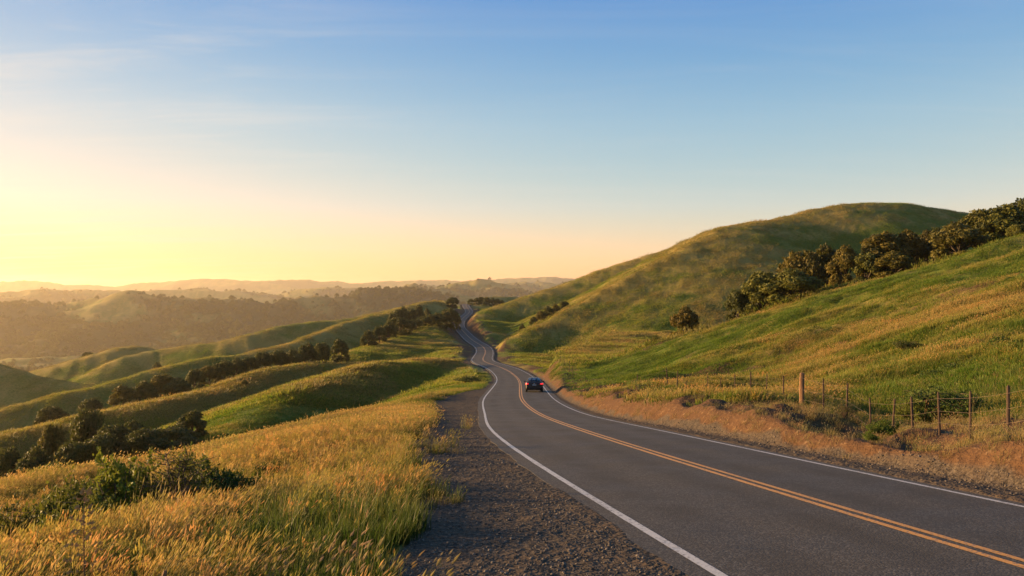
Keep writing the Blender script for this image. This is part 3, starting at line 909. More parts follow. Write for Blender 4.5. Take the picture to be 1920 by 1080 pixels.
def shrub_mesh(seed, wide, n_stem, n_leaf, leaf, open_=.5, upright=.6):
    r = np.random.default_rng(seed); V, Fc = [], []; tips = []
    for i in range(n_stem):
        a = 2.4 * i + r.uniform(-.5, .5); sp = wide * .5 * r.uniform(.15, 1) * (1 - upright * .4)
        top = np.array([math.cos(a) * sp, math.sin(a) * sp, r.uniform(.55, 1.0) * (1 - .35 * sp / (wide * .5 + 1e-6))])
        mid = top * np.array([.45, .45, .5]) + r.normal(0, .03, 3)
        tube(V, Fc, [(r.normal(0, .02), r.normal(0, .02), -.05), tuple(mid), tuple(top)], [.016, .010, .003], 4)
        for k_ in range(7):
            t = r.uniform(.3, 1); b = (mid * (1 - t) + top * t) if t > .3 else mid
            e = b + np.array([r.normal(0, .13 * wide), r.normal(0, .13 * wide), r.uniform(.0, .16)])
            tube(V, Fc, [tuple(b), tuple((b + e) / 2 + r.normal(0, .01, 3)), tuple(e)], [.006, .004, .002], 3)
            tips.append((b, e))
    tm = mesh_py('stem', V, Fc, True); tm.materials.append(M_twig)
    ti = r.integers(0, len(tips), n_leaf)
    A = np.array([t[0] for t in tips])[ti]; Bq = np.array([t[1] for t in tips])[ti]
    u = r.uniform(.1, 1.1, n_leaf)[:, None]
    C = A + (Bq - A) * u + r.normal(0, .035 * (1 - open_ * .6), (n_leaf, 3))
    C[:, 2] = np.maximum(C[:, 2], .03)
    d = r.normal(0, 1, (n_leaf, 3)); d[:, 2] = np.abs(d[:, 2]) + .3; d /= np.linalg.norm(d, axis=1)[:, None]
    P, Q = leaf_cards(C, d, leaf, r, .5)
    zt = np.percentile(P[:, 2], 99.5); P[:, 2] /= zt
    tm.vertices.foreach_set('co', [q for v in V for q in (v[0], v[1], v[2] / zt)]); tm.update()
    lm = mesh_np('leaf', P, Q, False); lm.materials.append(M_bush)
    return tm, lm


SHR = {'airy': shrub_mesh(201, .9, 11, 1500, .028, 1.0), 'twiggy': shrub_mesh(202, 1.1, 22, 1700, .017, 1.0), 'dense': shrub_mesh(203, 1.7, 26, 4200, .036, .1, .2), 'round': shrub_mesh(204, 1.9, 34, 5200, .034, .0, .2),
       'low': shrub_mesh(205, 2.4, 26, 3200, .050, .2, .2)}
SHR_W = {'airy': .9, 'twiggy': 1.1, 'dense': 1.7, 'round': 1.9, 'low': 2.4}


def add_shrub(px, top, wpx, D, kind, label, tint=(1, 1, 1), group=None, h=None, name='shrub', cat='shrub', base=None):
    x = (px - 960) / F * D; y = D; zg = gz(x, y)
    hh_ = h or max(.25, -(top - 540) / F * D - zg)
    w = wpx / F * D
    e = empty(name, (x, y, zg - .02), random.uniform(0, 6.28), label, cat, group)
    s = w / (SHR_W[kind] * .9); e.scale = (s, s, hh_)
    tm, lm = SHR[kind]
    obj('stem', tm, None, e)
    o = obj('foliage', lm, None, e); o['kind'] = 'stuff'; o.color = (*tint, 1)
    return e


YEL = (2.0, 1.8, .8)
add_shrub(232, 846, 130, 15.5, 'airy', 'airy young shrub with pale leaves and bare lower stem above the golden grass', YEL)
add_shrub(332, 838, 140, 16.0, 'twiggy', 'twiggy brown shrub right of the airy pale-leaved one', (1.2, .95, .75))
add_shrub(338, 838, 60, 17.5, 'airy', 'light green sprig topping the twiggy brown shrub', (1.5, 1.6, .7))
add_shrub(405, 858, 140, 19.0, 'dense', 'round green bush on the slope right of the twiggy shrub', (.9, 1, .8))
add_shrub(285, 872, 170, 17.0, 'dense', 'green bush between the two upright shrubs', (1, 1, .8))
add_shrub(180, 878, 160, 17.5, 'dense', 'dark leafy bush left of the airy shrub', (.8, .95, .75))
add_shrub(105, 900, 170, 15.5, 'dense', 'yellow-green bush left of the dry stalk', (1.2, 1.1, .7))
add_shrub(35, 948, 180, 14.0, 'low', 'low brownish bush in the bottom left corner', (1.3, .95, .8))
add_shrub(165, 932, 170, 13.5, 'low', 'low leafy bush just behind the dry stalk', (1.1, 1.05, .8))
add_shrub(575, 826, 60, 27.0, 'dense', 'small bright green bush on the golden meadow', (1.3, 1.4, .7))
add_shrub(600, 842, 90, 25.5, 'twiggy', 'brown twiggy bush beside the small bright green one', (1.2, .9, .7))
add_shrub(505, 862, 70, 22.0, 'dense', 'flat green bush on the meadow left of the brown twiggy one', (1, 1, .7))
add_shrub(1770, 720, 130, 23.5, 'round', 'large rounded grey-green bush behind the fence', (1.15, 1.25, 1.0), h=1.15)
add_shrub(1716, 752, 60, 23.0, 'dense', 'yellowish bush on the left flank of the large rounded bush', (1.4, 1.25, .7))
add_shrub(1703, 638, 50, 50.0, 'round', 'small dark bush alone on the open hillside', (.6, .65, .5), h=.85)
add_shrub(1264, 724, 60, 51.0, 'dense', 'bright green weed clump at the first fence posts', (1.3, 1.6, .6))
add_shrub(1300, 734, 50, 47.0, 'low', 'low green weed clump right of the bright one by the fence', (1.2, 1.4, .6))
add_shrub(1232, 628, 24, 119.0, 'dense', 'small bush beside the crest left of the lone brown oak', (1.2, 1.1, .7))
add_shrub(1214, 634, 12, 119.0, 'dense', 'tiny pale bush left of the small crest bush', (1.6, 1.3, .7))
add_shrub(1635, 868, 30, 18.6, 'dense', 'small green weed at the far edge of the road', (1.2, 1.4, .7), h=.30)
add_shrub(1655, 800, 60, 21.0, 'dense', 'leafy weed clump below the fence at the eroded dip', (1.2, 1.35, .65), h=.5)
add_shrub(880, 716, 60, 118.0, 'low', 'dark grassy bush at the edge of the turnout', (.75, .85, .6), h=1.1)
add_shrub(1530, 744, 44, 30.5, 'twiggy', 'dry grey bush at the foot of the thick post', (1.2, 1, .9), h=.75)
add_shrub(1585, 768, 50, 25.5, 'twiggy', 'dry brown bush on the lip of the road bank', (1.2, .95, .8), h=.6)

# ------------------------------------------------------------------ grass
def blade_set(seed, n, radius, hmin, hmax, width, lean, curve, heads=0.0, head_len=.09, head_w=.012, segs=3):
    r = np.random.default_rng(seed); V, Fc, T = [], [], []
    for i in range(n):
        a = r.uniform(0, 6.283); d = radius * math.sqrt(r.random())
        p = np.array([math.cos(a) * d, math.sin(a) * d, -.02])
        h = r.uniform(hmin, hmax); yaw = r.uniform(0, 6.283)
        out = np.array([math.cos(a), math.sin(a), 0]) * r.uniform(0, curve) + np.array([lean * r.uniform(.5, 1.4), lean * r.uniform(-.35, .35), 0])
        side = np.array([math.cos(yaw), math.sin(yaw), 0]) * width * r.uniform(.7, 1.3) * .5
        b = len(V)
        for k_ in range(segs + 1):
            t = k_ / segs
            c = p + np.array([0, 0, h * (t - .18 * t * t * (1 + lean))]) + out * h * t * t
            w = side * (1 - t ** 1.6 * .92)
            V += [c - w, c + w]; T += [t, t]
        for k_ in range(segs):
            Fc.append((b + 2 * k_, b + 2 * k_ + 1, b + 2 * k_ + 3, b + 2 * k_ + 2))
        if r.random() < heads:
            tip = V[-1] * .5 + V[-2] * .5
            dr = out * .9 + np.array([0, 0, .35]); dr /= np.linalg.norm(dr)
            s1 = np.cross(dr, np.array([math.cos(yaw), math.sin(yaw), .1])); s1 /= np.linalg.norm(s1); s2 = np.cross(dr, s1)
            hl = head_len * r.uniform(.7, 1.4); hw = head_w * r.uniform(.7, 1.3)
            for sv in (s1, s2):
                b = len(V)
                V += [tip - dr * .01, tip + dr * hl * .4 + sv * hw, tip + dr * hl, tip + dr * hl * .4 - sv * hw]; T += [1.3] * 4
                Fc.append((b, b + 1, b + 2, b + 3))
    me = mesh_np('tuft', V, Fc, True, {'tip': T})
    return me


def grass_mat(name, base, mid, tip, trans=.45):
    s = NT_(name)
    P = s.pos(); oi = s.n('ObjectInfo')
    t = s.attr('tip')
    n1 = s.noise(P, .35, 3); n2 = s.noise(P, 2.2, 2)
    v = s.math('ADD', s.math('MULTIPLY', n1, .55), s.math('MULTIPLY', oi.outputs['Random'], .70))
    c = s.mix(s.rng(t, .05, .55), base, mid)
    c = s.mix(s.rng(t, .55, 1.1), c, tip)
    c = s.mix(s.rng(v, .25, .85, 0, .75), c, s.mix(1.0, c, (.55, .80, .42), 'MULTIPLY'))
    c = s.mix(s.rng(n2, .5, .8, 0, .5), c, s.mix(1.0, c, (1.35, 1.15, .95), 'MULTIPLY'))
    r2 = s.math('FRACT', s.math('MULTIPLY', oi.outputs['Random'], 37.7))
    c = s.mix(s.rng(r2, .72, 1.0, 0, .8), c, s.mix(1.0, c, (1.25, .88, .85), 'MULTIPLY'))
    c = s.mix(s.rng(r2, .30, .0, 0, .75), c, s.mix(1.0, c, (.50, .56, .45), 'MULTIPLY'))
    d = s.n('BsdfPrincipled', {'Base Color': c, 'Roughness': .55, 'Specular IOR Level': .25})
    tr = s.n('BsdfTranslucent', {'Color': c})
    m = s.n('MixShader', {0: trans, 1: d.outputs[0], 2: tr.outputs[0]})
    s.t.links.new(m.outputs[0], s.out.inputs[0])
    return s.m


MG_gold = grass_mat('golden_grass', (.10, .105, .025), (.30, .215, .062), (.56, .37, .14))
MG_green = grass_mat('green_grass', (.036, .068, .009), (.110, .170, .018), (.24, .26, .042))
MG_near = grass_mat('shaded_green_grass', (.026, .045, .008), (.070, .105, .015), (.17, .18, .040))  # darker copy of the green: the golden swell's shade is put into the colour
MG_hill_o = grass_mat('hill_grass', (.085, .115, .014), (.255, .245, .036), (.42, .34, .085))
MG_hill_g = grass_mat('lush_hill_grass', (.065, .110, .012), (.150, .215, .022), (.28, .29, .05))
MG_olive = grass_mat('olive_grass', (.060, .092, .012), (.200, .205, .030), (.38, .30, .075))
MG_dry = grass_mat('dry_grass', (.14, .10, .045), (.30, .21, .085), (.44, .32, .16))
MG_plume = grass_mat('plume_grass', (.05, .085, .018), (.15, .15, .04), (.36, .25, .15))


def weed_mesh(seed):
    r = np.random.default_rng(seed); n = 130
    a = r.uniform(0, 6.283, n); h = .30 * r.random(n) ** .8 + .02; d = .13 * r.random(n) * (1.1 - h / .34)
    C = np.stack([np.cos(a) * d, np.sin(a) * d, h], 1)
    dn = np.stack([np.cos(a) * .6, np.sin(a) * .6, np.full(n, .8)], 1)
    P, Q = leaf_cards(C, dn, .030, r, .42)
    return mesh_np('weed', P, Q, False)


def scrub_mesh(seed):
    r = np.random.default_rng(seed); n = 420
    d = r.normal(0, 1, (n, 3)); d[:, 2] = np.abs(d[:, 2]); d /= np.linalg.norm(d, axis=1)[:, None]
    C = d * (.75 + .3 * r.random(n))[:, None] * np.array([1, .8, .8]); C[:, 2] += .05
    P, Q = leaf_cards(C, d, .10, r, .5)
    return mesh_np('scrub', P, Q, False)


M_weed = foliage_mat('weed_leaves', (.045, .085, .012), (.11, .15, .022), .4, False)


def proto(me, mat):
    me.materials.append(mat)
    return bpy.data.objects.new(me.name, me)


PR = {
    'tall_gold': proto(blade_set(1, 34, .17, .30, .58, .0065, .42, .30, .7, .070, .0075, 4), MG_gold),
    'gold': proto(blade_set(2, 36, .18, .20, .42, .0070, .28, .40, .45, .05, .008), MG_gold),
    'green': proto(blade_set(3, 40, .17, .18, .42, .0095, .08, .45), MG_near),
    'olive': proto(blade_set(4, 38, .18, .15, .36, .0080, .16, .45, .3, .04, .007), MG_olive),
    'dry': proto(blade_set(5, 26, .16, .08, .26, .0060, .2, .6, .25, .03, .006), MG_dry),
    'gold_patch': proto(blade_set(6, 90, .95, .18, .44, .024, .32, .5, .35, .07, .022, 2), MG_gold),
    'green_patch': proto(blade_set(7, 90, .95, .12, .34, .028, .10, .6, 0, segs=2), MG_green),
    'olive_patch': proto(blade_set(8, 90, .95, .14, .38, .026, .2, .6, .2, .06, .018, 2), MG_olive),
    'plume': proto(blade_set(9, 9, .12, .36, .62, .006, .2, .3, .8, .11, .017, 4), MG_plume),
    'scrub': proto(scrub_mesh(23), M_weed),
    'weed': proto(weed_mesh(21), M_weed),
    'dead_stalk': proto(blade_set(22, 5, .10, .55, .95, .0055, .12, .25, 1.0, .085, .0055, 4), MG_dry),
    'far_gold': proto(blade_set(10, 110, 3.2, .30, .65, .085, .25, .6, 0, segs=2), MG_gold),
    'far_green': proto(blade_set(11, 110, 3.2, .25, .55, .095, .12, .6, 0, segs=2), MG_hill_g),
    'far_olive': proto(blade_set(12, 110, 3.2, .25, .60, .090, .18, .6, 0, segs=2), MG_hill_o),
}


def scatter(name, pr, P, rot, scl, label=None, mat=None):
    me = bpy.data.meshes.new(name)
    me.vertices.add(len(P)); me.vertices.foreach_set('co', np.asarray(P, np.float32).ravel())
    for a, v in (('rot', rot), ('scl', scl)):
        at_ = me.attributes.new(a, 'FLOAT_VECTOR', 'POINT'); at_.data.foreach_set('vector', np.asarray(v, np.float32).ravel())
    o = obj(name, me, None, None, 'stuff')
    g = bpy.data.node_groups.new(name, 'GeometryNodeTree')
    g.interface.new_socket('Geometry', in_out='INPUT', socket_type='NodeSocketGeometry')
    g.interface.new_socket('Geometry', in_out='OUTPUT', socket_type='NodeSocketGeometry')
    gi = g.nodes.new('NodeGroupInput'); go = g.nodes.new('NodeGroupOutput')
    ip = g.nodes.new('GeometryNodeInstanceOnPoints'); ob = g.nodes.new('GeometryNodeObjectInfo')
    ob.inputs['Object'].default_value = pr; ob.inputs['As Instance'].default_value = True
    n1 = g.nodes.new('GeometryNodeInputNamedAttribute'); n1.data_type = 'FLOAT_VECTOR'; n1.inputs['Name'].default_value = 'rot'
    n2 = g.nodes.new('GeometryNodeInputNamedAttribute'); n2.data_type = 'FLOAT_VECTOR'; n2.inputs['Name'].default_value = 'scl'
    L_ = g.links.new
    L_(gi.outputs[0], ip.inputs['Points']); L_(ob.outputs['Geometry'], ip.inputs['Instance'])
    er = g.nodes.new('FunctionNodeEulerToRotation')
    L_(n1.outputs[0], er.inputs[0]); L_(er.outputs[0], ip.inputs['Rotation']); L_(n2.outputs[0], ip.inputs['Scale'])
    L_(ip.outputs[0], go.inputs[0])
    md = o.modifiers.new('scatter', 'NODES'); md.node_group = g
    return o


def sector(n, r0, r1, half=43):
    t = np.radians(rng.uniform(-half, half, n)); r = np.exp(rng.uniform(math.log(r0), math.log(r1), n))
    return r * np.sin(t), r * np.cos(t), r


def plant(pr_of, x, y, r, jit=.0, lean=True):
    z = ground_z(x, y)
    out = {}
    for key in set(pr_of):
        m = pr_of == key
        if m.any(): out[key] = (x[m], y[m], z[m])
    return out


POOL = {}


def put(key, x, y, smin, smax, hmin=.8, hmax=1.25, turn=.9):
    z = ground_z(x, y); n = len(x)
    rot = np.zeros((n, 3)); rot[:, 2] = rng.uniform(-turn, turn, n)
    # follow the slope
    e = .6
    gx_ = (ground_z(x + e, y) - ground_z(x - e, y)) / (2 * e); gy_ = (ground_z(x, y + e) - ground_z(x, y - e)) / (2 * e)
    rot[:, 0] = np.arctan(np.clip(gy_, -1, 1)) * (1 if 'patch' in key or 'far' in key else .3); rot[:, 1] = -np.arctan(np.clip(gx_, -1, 1)) * (1 if 'patch' in key or 'far' in key else .3)
    if 'patch' in key or 'far' in key: rot[:, 2] = rng.uniform(-.7, .7, n)
    s = rng.uniform(smin, smax, n); scl = np.stack([s, s, s * rng.uniform(hmin, hmax, n)], 1)
    POOL.setdefault(key, []).append((np.stack([x, y, z], 1), rot, scl))


def cover(x, y):
    off = ground_attr(GO, x, y)
    return off, ground_attr(GOLD, x, y), ground_attr(GRAVEL, x, y), ground_attr(SOIL, x, y)


# near: single tufts
x, y, r = sector(int(NEAR_N), 3.0, 60)
dens = NEAR_N / (math.radians(86) * math.log(20) * r * r)
keep = rng.random(len(x)) < np.minimum(1, 42 / dens)
x, y, r = x[keep], y[keep], r[keep]
off, gd, gr, so = cover(x, y)
clump = .5 + .5 * fbm(x / 1.7, y / 1.7, 91, 3)
fine = fbm(x / .55, y / .55, 92, 2)
ok = (rng.random(len(x)) > so * .92) & (rng.random(len(x)) < np.clip(.70 + 1.0 * fine + .5 * (clump - .5), .12, 1)) & ((off < PAVE_L - .25) | (off > PAVE_R + .35))
ok &= (gr < .45) | ((clump > .62) & (rng.random(len(x)) < .30 * smooth(.62, .80, clump) + .02))
x, y, r, off, gd, gr, so, clump = [a[ok] for a in (x, y, r, off, gd, gr, so, clump)]
sel = gd + rng.normal(0, .21, len(x)) + (clump - .5) * .5
lefty = off < 0
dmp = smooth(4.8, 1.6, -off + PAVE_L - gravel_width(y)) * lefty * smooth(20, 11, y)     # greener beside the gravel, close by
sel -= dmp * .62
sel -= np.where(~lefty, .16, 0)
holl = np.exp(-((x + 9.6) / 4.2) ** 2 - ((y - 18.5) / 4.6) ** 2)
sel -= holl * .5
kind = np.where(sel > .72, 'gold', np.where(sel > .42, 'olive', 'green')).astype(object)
tall = lefty & (sel > .60) & (r < 34) & (fbm(x / 3.2, y / 3.2, 93, 2) > -.25)
kind[tall] = 'tall_gold'
kind[(so > .25)] = 'dry'
kind[(gr > .45) & (rng.random(len(x)) < .5)] = 'dry'
kind[(~lefty) & (off < 9) & (rng.random(len(x)) < .35)] = 'dry'
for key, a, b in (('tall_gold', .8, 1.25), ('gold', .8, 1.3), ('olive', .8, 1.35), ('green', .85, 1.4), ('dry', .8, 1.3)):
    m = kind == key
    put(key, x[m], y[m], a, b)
# middle distance
x, y, r = sector(int(MID_N), 34, 150)
off, gd, gr, so = cover(x, y)
ok = (rng.random(len(x)) > so * .9) & (np.abs(off - .0) > 5.0) & (gr < .4) & (rng.random(len(x)) < np.minimum(1, (r / 55) ** 1.2))
ok &= (off > PAVE_R + 1.6) | (off < PAVE_L - 1.4)
x, y, r, gd = x[ok], y[ok], r[ok], gd[ok]
sel = gd + rng.normal(0, .14, len(x)) + .3 * fbm(x / 5, y / 5, 95, 3) - np.where(x > 6, .12, 0)
for key, m in (('gold_patch', sel > .70), ('olive_patch', (sel <= .70) & (sel > .38)), ('green_patch', sel <= .38)):
    put(key, x[m], y[m], .55, 1.25)
# far slopes
x, y, r = sector(int(FAR_N), 120, 620)
off, gd, gr, so = cover(x, y)
ok = (rng.random(len(x)) > so * .95) & (np.abs(off) > 9.5) & (gr < .4)
x, y, r, gd = x[ok], y[ok], r[ok], gd[ok]
sel = gd + rng.normal(0, .12, len(x)) + .3 * fbm(x / 14, y / 14, 96, 3)
for key, m in (('far_gold', sel > .72), ('far_olive', (sel <= .72) & (sel > .38)), ('far_green', sel <= .38)):
    put(key, x[m], y[m], .6, 1.2)
# broad-leaved weeds and dead stalks among the grass
x, y, r = sector(9000, 4, 50)
off, gd, gr, so = cover(x, y)
ok = (rng.random(len(x)) < np.minimum(1, (r / 16) ** 2 * .5)) & (gr < .5) & (so < .35) & ((off < PAVE_L - 1) | (off > PAVE_R + 3)) & (fbm(x / 2.4, y / 2.4, 98, 2) > -.1)
x, y, r = x[ok], y[ok], r[ok]
hw_ = rng.random(len(x)) < .6
put('weed', x[hw_], y[hw_], .45, 1.0); put('dead_stalk', x[~hw_], y[~hw_], .7, 1.3)
# low scrub in dark streaks on the hillside
x, y, r = sector(9000, 42, 112)
off, gd, gr, so = cover(x, y)
st = fbm(x / 22 + y / 60, y / 5.0, 59, 3)
ok = (ground_attr(GI, x, y) == 1) & (off > 12) & (st > .34) & (fbm(x / 12, y / 12, 60, 2) > .02) & (rng.random(len(x)) < .5)
put('scrub', x[ok], y[ok], .35, .8, .45, .8)
# plume grass, bottom left
n = 26
D_ = rng.uniform(6.2, 9.5, n); pxs = rng.normal(590, 75, n)
put('plume', (pxs - 960) / F * D_, D_, .6, 1.0)

for key, parts in POOL.items():
    P, R_, S_ = [np.concatenate([p[i] for p in parts]) for i in range(3)]
    scatter({'scrub': 'scrub', 'weed': 'weeds'}.get(key, 'grass'), PR[key], P, R_, S_)

# ------------------------------------------------------------------ gravel stones
def stone_mesh(seed):
    bm = bmesh.new(); bmesh.ops.create_icosphere(bm, subdivisions=1, radius=1.0)
    r = np.random.default_rng(seed)
    for v in bm.verts:
        v.co *= r.uniform(.65, 1.1); v.co.z *= .6
    me = bpy.data.meshes.new('stone'); bm.to_mesh(me); bm.free(); return me


sm_ = NT_('stone')
oi = sm_.n('ObjectInfo')
c = sm_.mix(oi.outputs['Random'], (.035, .030, .025), (.17, .14, .11))
sm_.bsdf(c, .85, None, Specular_IOR_Level=.2)
M_stone = sm_.m
x, y, r = sector(150000, 4.5, 60)
off, gd, gr, so = cover(x, y)
ok = (gr > .5) & (rng.random(len(x)) < np.minimum(1, (r / 14)) * .75) & ((off < PAVE_L - .06) | (off > PAVE_R + .05))
x, y, r = x[ok], y[ok], r[ok]
hlf = rng.random(len(x)) < .5
for i, m in enumerate((hlf, ~hlf)):
    z = ground_z(x[m], y[m]); n = m.sum()
    s = .007 + .025 * rng.random(n) ** 3; s *= np.where(r[m] > 18, 1.5, 1)
    scatter('gravel', proto(stone_mesh(300 + i), M_stone), np.stack([x[m], y[m], z + s * .15], 1), rng.uniform(0, 6.28, (n, 3)) * np.array([.1, .1, 1]), np.stack([s, s, s], 1))

# ------------------------------------------------------------------ far woods on the distant hills
bmv = oak_mesh(401, 1.1, 260, .10)[1]
x, y, r = sector(80000, 1500, 7500, 40)
wd = ground_attr(WOOD, x, y)
ok = rng.random(len(x)) < wd * .45 + .02
x, y, r = x[ok], y[ok], r[ok]
z = ground_z(x, y); n = len(x)
s = rng.uniform(5, 11, n) * np.interp(r, [1200, 6000], [1, 1.9])
pw = bpy.data.objects.new('tree_crown', bmv); pw.color = (1.7, 1.35, 1.0, 1)
scatter('distant_woods', pw, np.stack([x, y, z - 1], 1), np.stack([x * 0, x * 0, rng.uniform(0, 6.28, n)], 1), np.stack([s * 1.25, s * 1.25, s], 1))

# ------------------------------------------------------------------ fences
def wood(name, a, b):
    s = NT_(name)
    P = s.scale(s.obj(), (9.0, 9.0, 1.2))
    f = s.noise(P, 5.0, 5, .65)
    g_ = s.noise(s.obj(), 2.0, 3)
    c = s.mix(s.rng(f, .3, .7), a, b)
    c = s.mix(s.math('MULTIPLY', s.rng(g_, .5, .7), .5), c, tuple(v * .5 for v in a))
    s.bsdf(c, .85, s.bump(f, .7, .01), Specular_IOR_Level=.2)
    return s.m


M_post = wood('weathered_post', (.035, .024, .018), (.095, .062, .042))
M_post_b = wood('brown_post', (.115, .062, .032), (.26, .15, .08))
M_wire = simple('fence_wire', (.16, .12, .09), .6, .5, .3, 30)


def post_mesh(r, h, seed, n=8, square=False):
    q = np.random.default_rng(seed); V, Fc = [], []
    ks = [-.35, 0, .3, .65, .97, 1.0]
    for i, t in enumerate(ks):
        rad_ = r * (1.06 - .12 * max(t, 0)) * (.72 if i == len(ks) - 1 else 1)
        for k_ in range(n):
            a = 2 * math.pi * (k_ + .5) / n
            m = rad_ * q.uniform(.93, 1.07)
            if square: m *= 1.0 / max(abs(math.cos(a)), abs(math.sin(a))) * .86
            V.append((m * math.cos(a), m * math.sin(a), t * h + (q.uniform(-.012, .012) if i >= 4 else 0)))
    for i in range(len(ks) - 1):
        for k_ in range(n):
            k2 = (k_ + 1) % n
            Fc.append((i * n + k_, i * n + k2, (i + 1) * n + k2, (i + 1) * n + k_))
    Fc.append(tuple((len(ks) - 1) * n + k_ for k_ in range(n)))
    return mesh_py('post', V, Fc, False)


def wire_mesh(pts, r=.0045, sag=.05, seg=6):
    V, Fc = [], []
    line = []
    for a, b in zip(pts[:-1], pts[1:]):
        a, b = Vector(a), Vector(b)
        for k_ in range(seg):
            t = k_ / seg
            p = a.lerp(b, t); p.z -= sag * 4 * t * (1 - t) * (a - b).length / 3
            line.append(p)
    line.append(Vector(pts[-1]))
    tube(V, Fc, line, [r] * len(line), 4)
    return mesh_py('wire', V, Fc, True)


def fence(label, posts, root_D, group=None, strands=(.28, .55, .86), scale_D=1.0):
    """posts: (px, height in px, D, thick?)"""
    x0, y0 = (posts[0][0] - 960) / F * posts[0][2] * scale_D, posts[0][2] * scale_D
    z0 = gz(x0, y0)
    e = empty('wire_fence', (x0, y0, z0), 0, label, 'fence', group)
    tops = []
    for i, (px, hp, D, thick) in enumerate(posts):
        D = D * scale_D
        x, y = (px - 960) / F * D, D
        z = gz(x, y); h = hp / F * D * 1.18
        me = post_mesh(.105 if thick else random.uniform(.026, .034), h, 500 + i, 8, thick)
        me.materials.append(M_post_b if thick else M_post)
        o = obj('post', me, None, e)
        o.location = (x - x0, y - y0, z - z0)
        lean = (random.gauss(0, .035), random.gauss(-.01, .04))
        if not thick: o.rotation_euler = (lean[0], lean[1], random.uniform(0, 6))
        else: o['label'] = 'thick square brown post'; o.rotation_euler = (0, .01, .25)
        M = Matrix.Rotation(o.rotation_euler[2], 3, 'Z') @ Matrix.Rotation(o.rotation_euler[1], 3, 'Y') @ Matrix.Rotation(o.rotation_euler[0], 3, 'X')
        tops.append((Vector((x - x0, y - y0, z - z0)), M @ Vector((0, 0, h))))
    for s in strands:
        me = wire_mesh([b + u * s + Vector((-.04, -.03, random.uniform(-.01, .01))) for b, u in tops], .0032, random.uniform(.004, .02))
        obj('wire', me, M_wire, e)
    return e


fence('long wire fence on dark thin posts with one thick brown post along the road bank',
      [(1194,26,66,0),(1252,32,61,0),(1269,32,59,0),(1287,33,57,0),(1304,30,55,0),(1327,33,52.5,0),(1351,34,50,0),(1378,36,47.5,0),(1407,40,45,0),(1437,37,42,0),(1469,40,39,0),(1503,58,36,1),
       (1544,56,33,0),(1587,60,30,0),(1633,62,27,0),(1673,58,25.2,0),(1712,64,23.5,0),(1762,68,21.7,0),(1819,76,20,0),(1890,82,18.5,0),(1990,88,17,0)], 18, scale_D=FD)
fence('short old fence of grey-brown posts beside the shaded meadow past the car',
      [(1044,17,140,0),(1051,18,128,0),(1058,19,118,0),(1067,20,108,0),(1074,20,100,0),(1096,20,92,0)], 100, strands=(.5, .85))

# ------------------------------------------------------------------ the car
M_paint = NT_('car_paint')
M_paint.bsdf((.012, .007, .006), .40, None, Coat_Weight=.2, Coat_Roughness=.15, Specular_IOR_Level=.25)
M_paint = M_paint.m
M_glass_c = NT_('car_glass'); M_glass_c.bsdf((.008, .012, .014), .06, None, Specular_IOR_Level=.4); M_glass_c = M_glass_c.m
M_rubber = simple('tyre_rubber', (.014, .014, .014), .85)
M_rim = simple('alloy_rim', (.42, .42, .43), .3, .9)
M_trim = simple('black_trim', (.016, .016, .017), .5)
M_chrome = simple('chrome', (.7, .7, .7), .15, 1.0)
M_plate = simple('plate_white', (.36, .36, .36), .5)
M_red = NT_('tail_lamp')
nd = M_red.bsdf((.55, .012, .015), .2, None, Coat_Weight=.6)
nd.inputs['Emission Color'].default_value = (1, .03, .04, 1); nd.inputs['Emission Strength'].default_value = .45
M_red = M_red.m


def loft(rings, close_ends=True):
    V, Fc = [], []
    n = len(rings[0])
    for r_ in rings: V += r_
    for i in range(len(rings) - 1):
        for k_ in range(n):
            k2 = (k_ + 1) % n
            Fc.append((i * n + k_, i * n + k2, (i + 1) * n + k2, (i + 1) * n + k_))
    if close_ends:
        Fc.append(tuple(range(n))[::-1]); Fc.append(tuple((len(rings) - 1) * n + k_ for k_ in range(n)))
    return V, Fc


def sub_mesh(name, V, Fc, mat, lev=0, bevel=0.0):
    bm = bmesh.new()
    vs = [bm.verts.new(v) for v in V]
    for f in Fc:
        try: bm.faces.new([vs[i] for i in f])
        except ValueError: pass
    bmesh.ops.recalc_face_normals(bm, faces=bm.faces)
    if bevel: bmesh.ops.bevel(bm, geom=bm.edges[:], offset=bevel, segments=2, profile=.6, affect='EDGES')
    if lev:
        bmesh.ops.subdivide_edges(bm, edges=bm.edges[:], cuts=1, use_grid_fill=True, smooth=.6)
    me = bpy.data.meshes.new(name); bm.to_mesh(me); bm.free()
    me.polygons.foreach_set('use_smooth', [True] * len(me.polygons)); me.materials.append(mat)
    return me


def box_v(x0, x1, y0, y1, z0, z1):
    V = [(x, y, z) for z in (z0, z1) for y in (y0, y1) for x in (x0, x1)]
    return V, [(0, 1, 3, 2), (4, 5, 7, 6), (0, 1, 5, 4), (2, 3, 7, 6), (0, 2, 6, 4), (1, 3, 7, 5)]


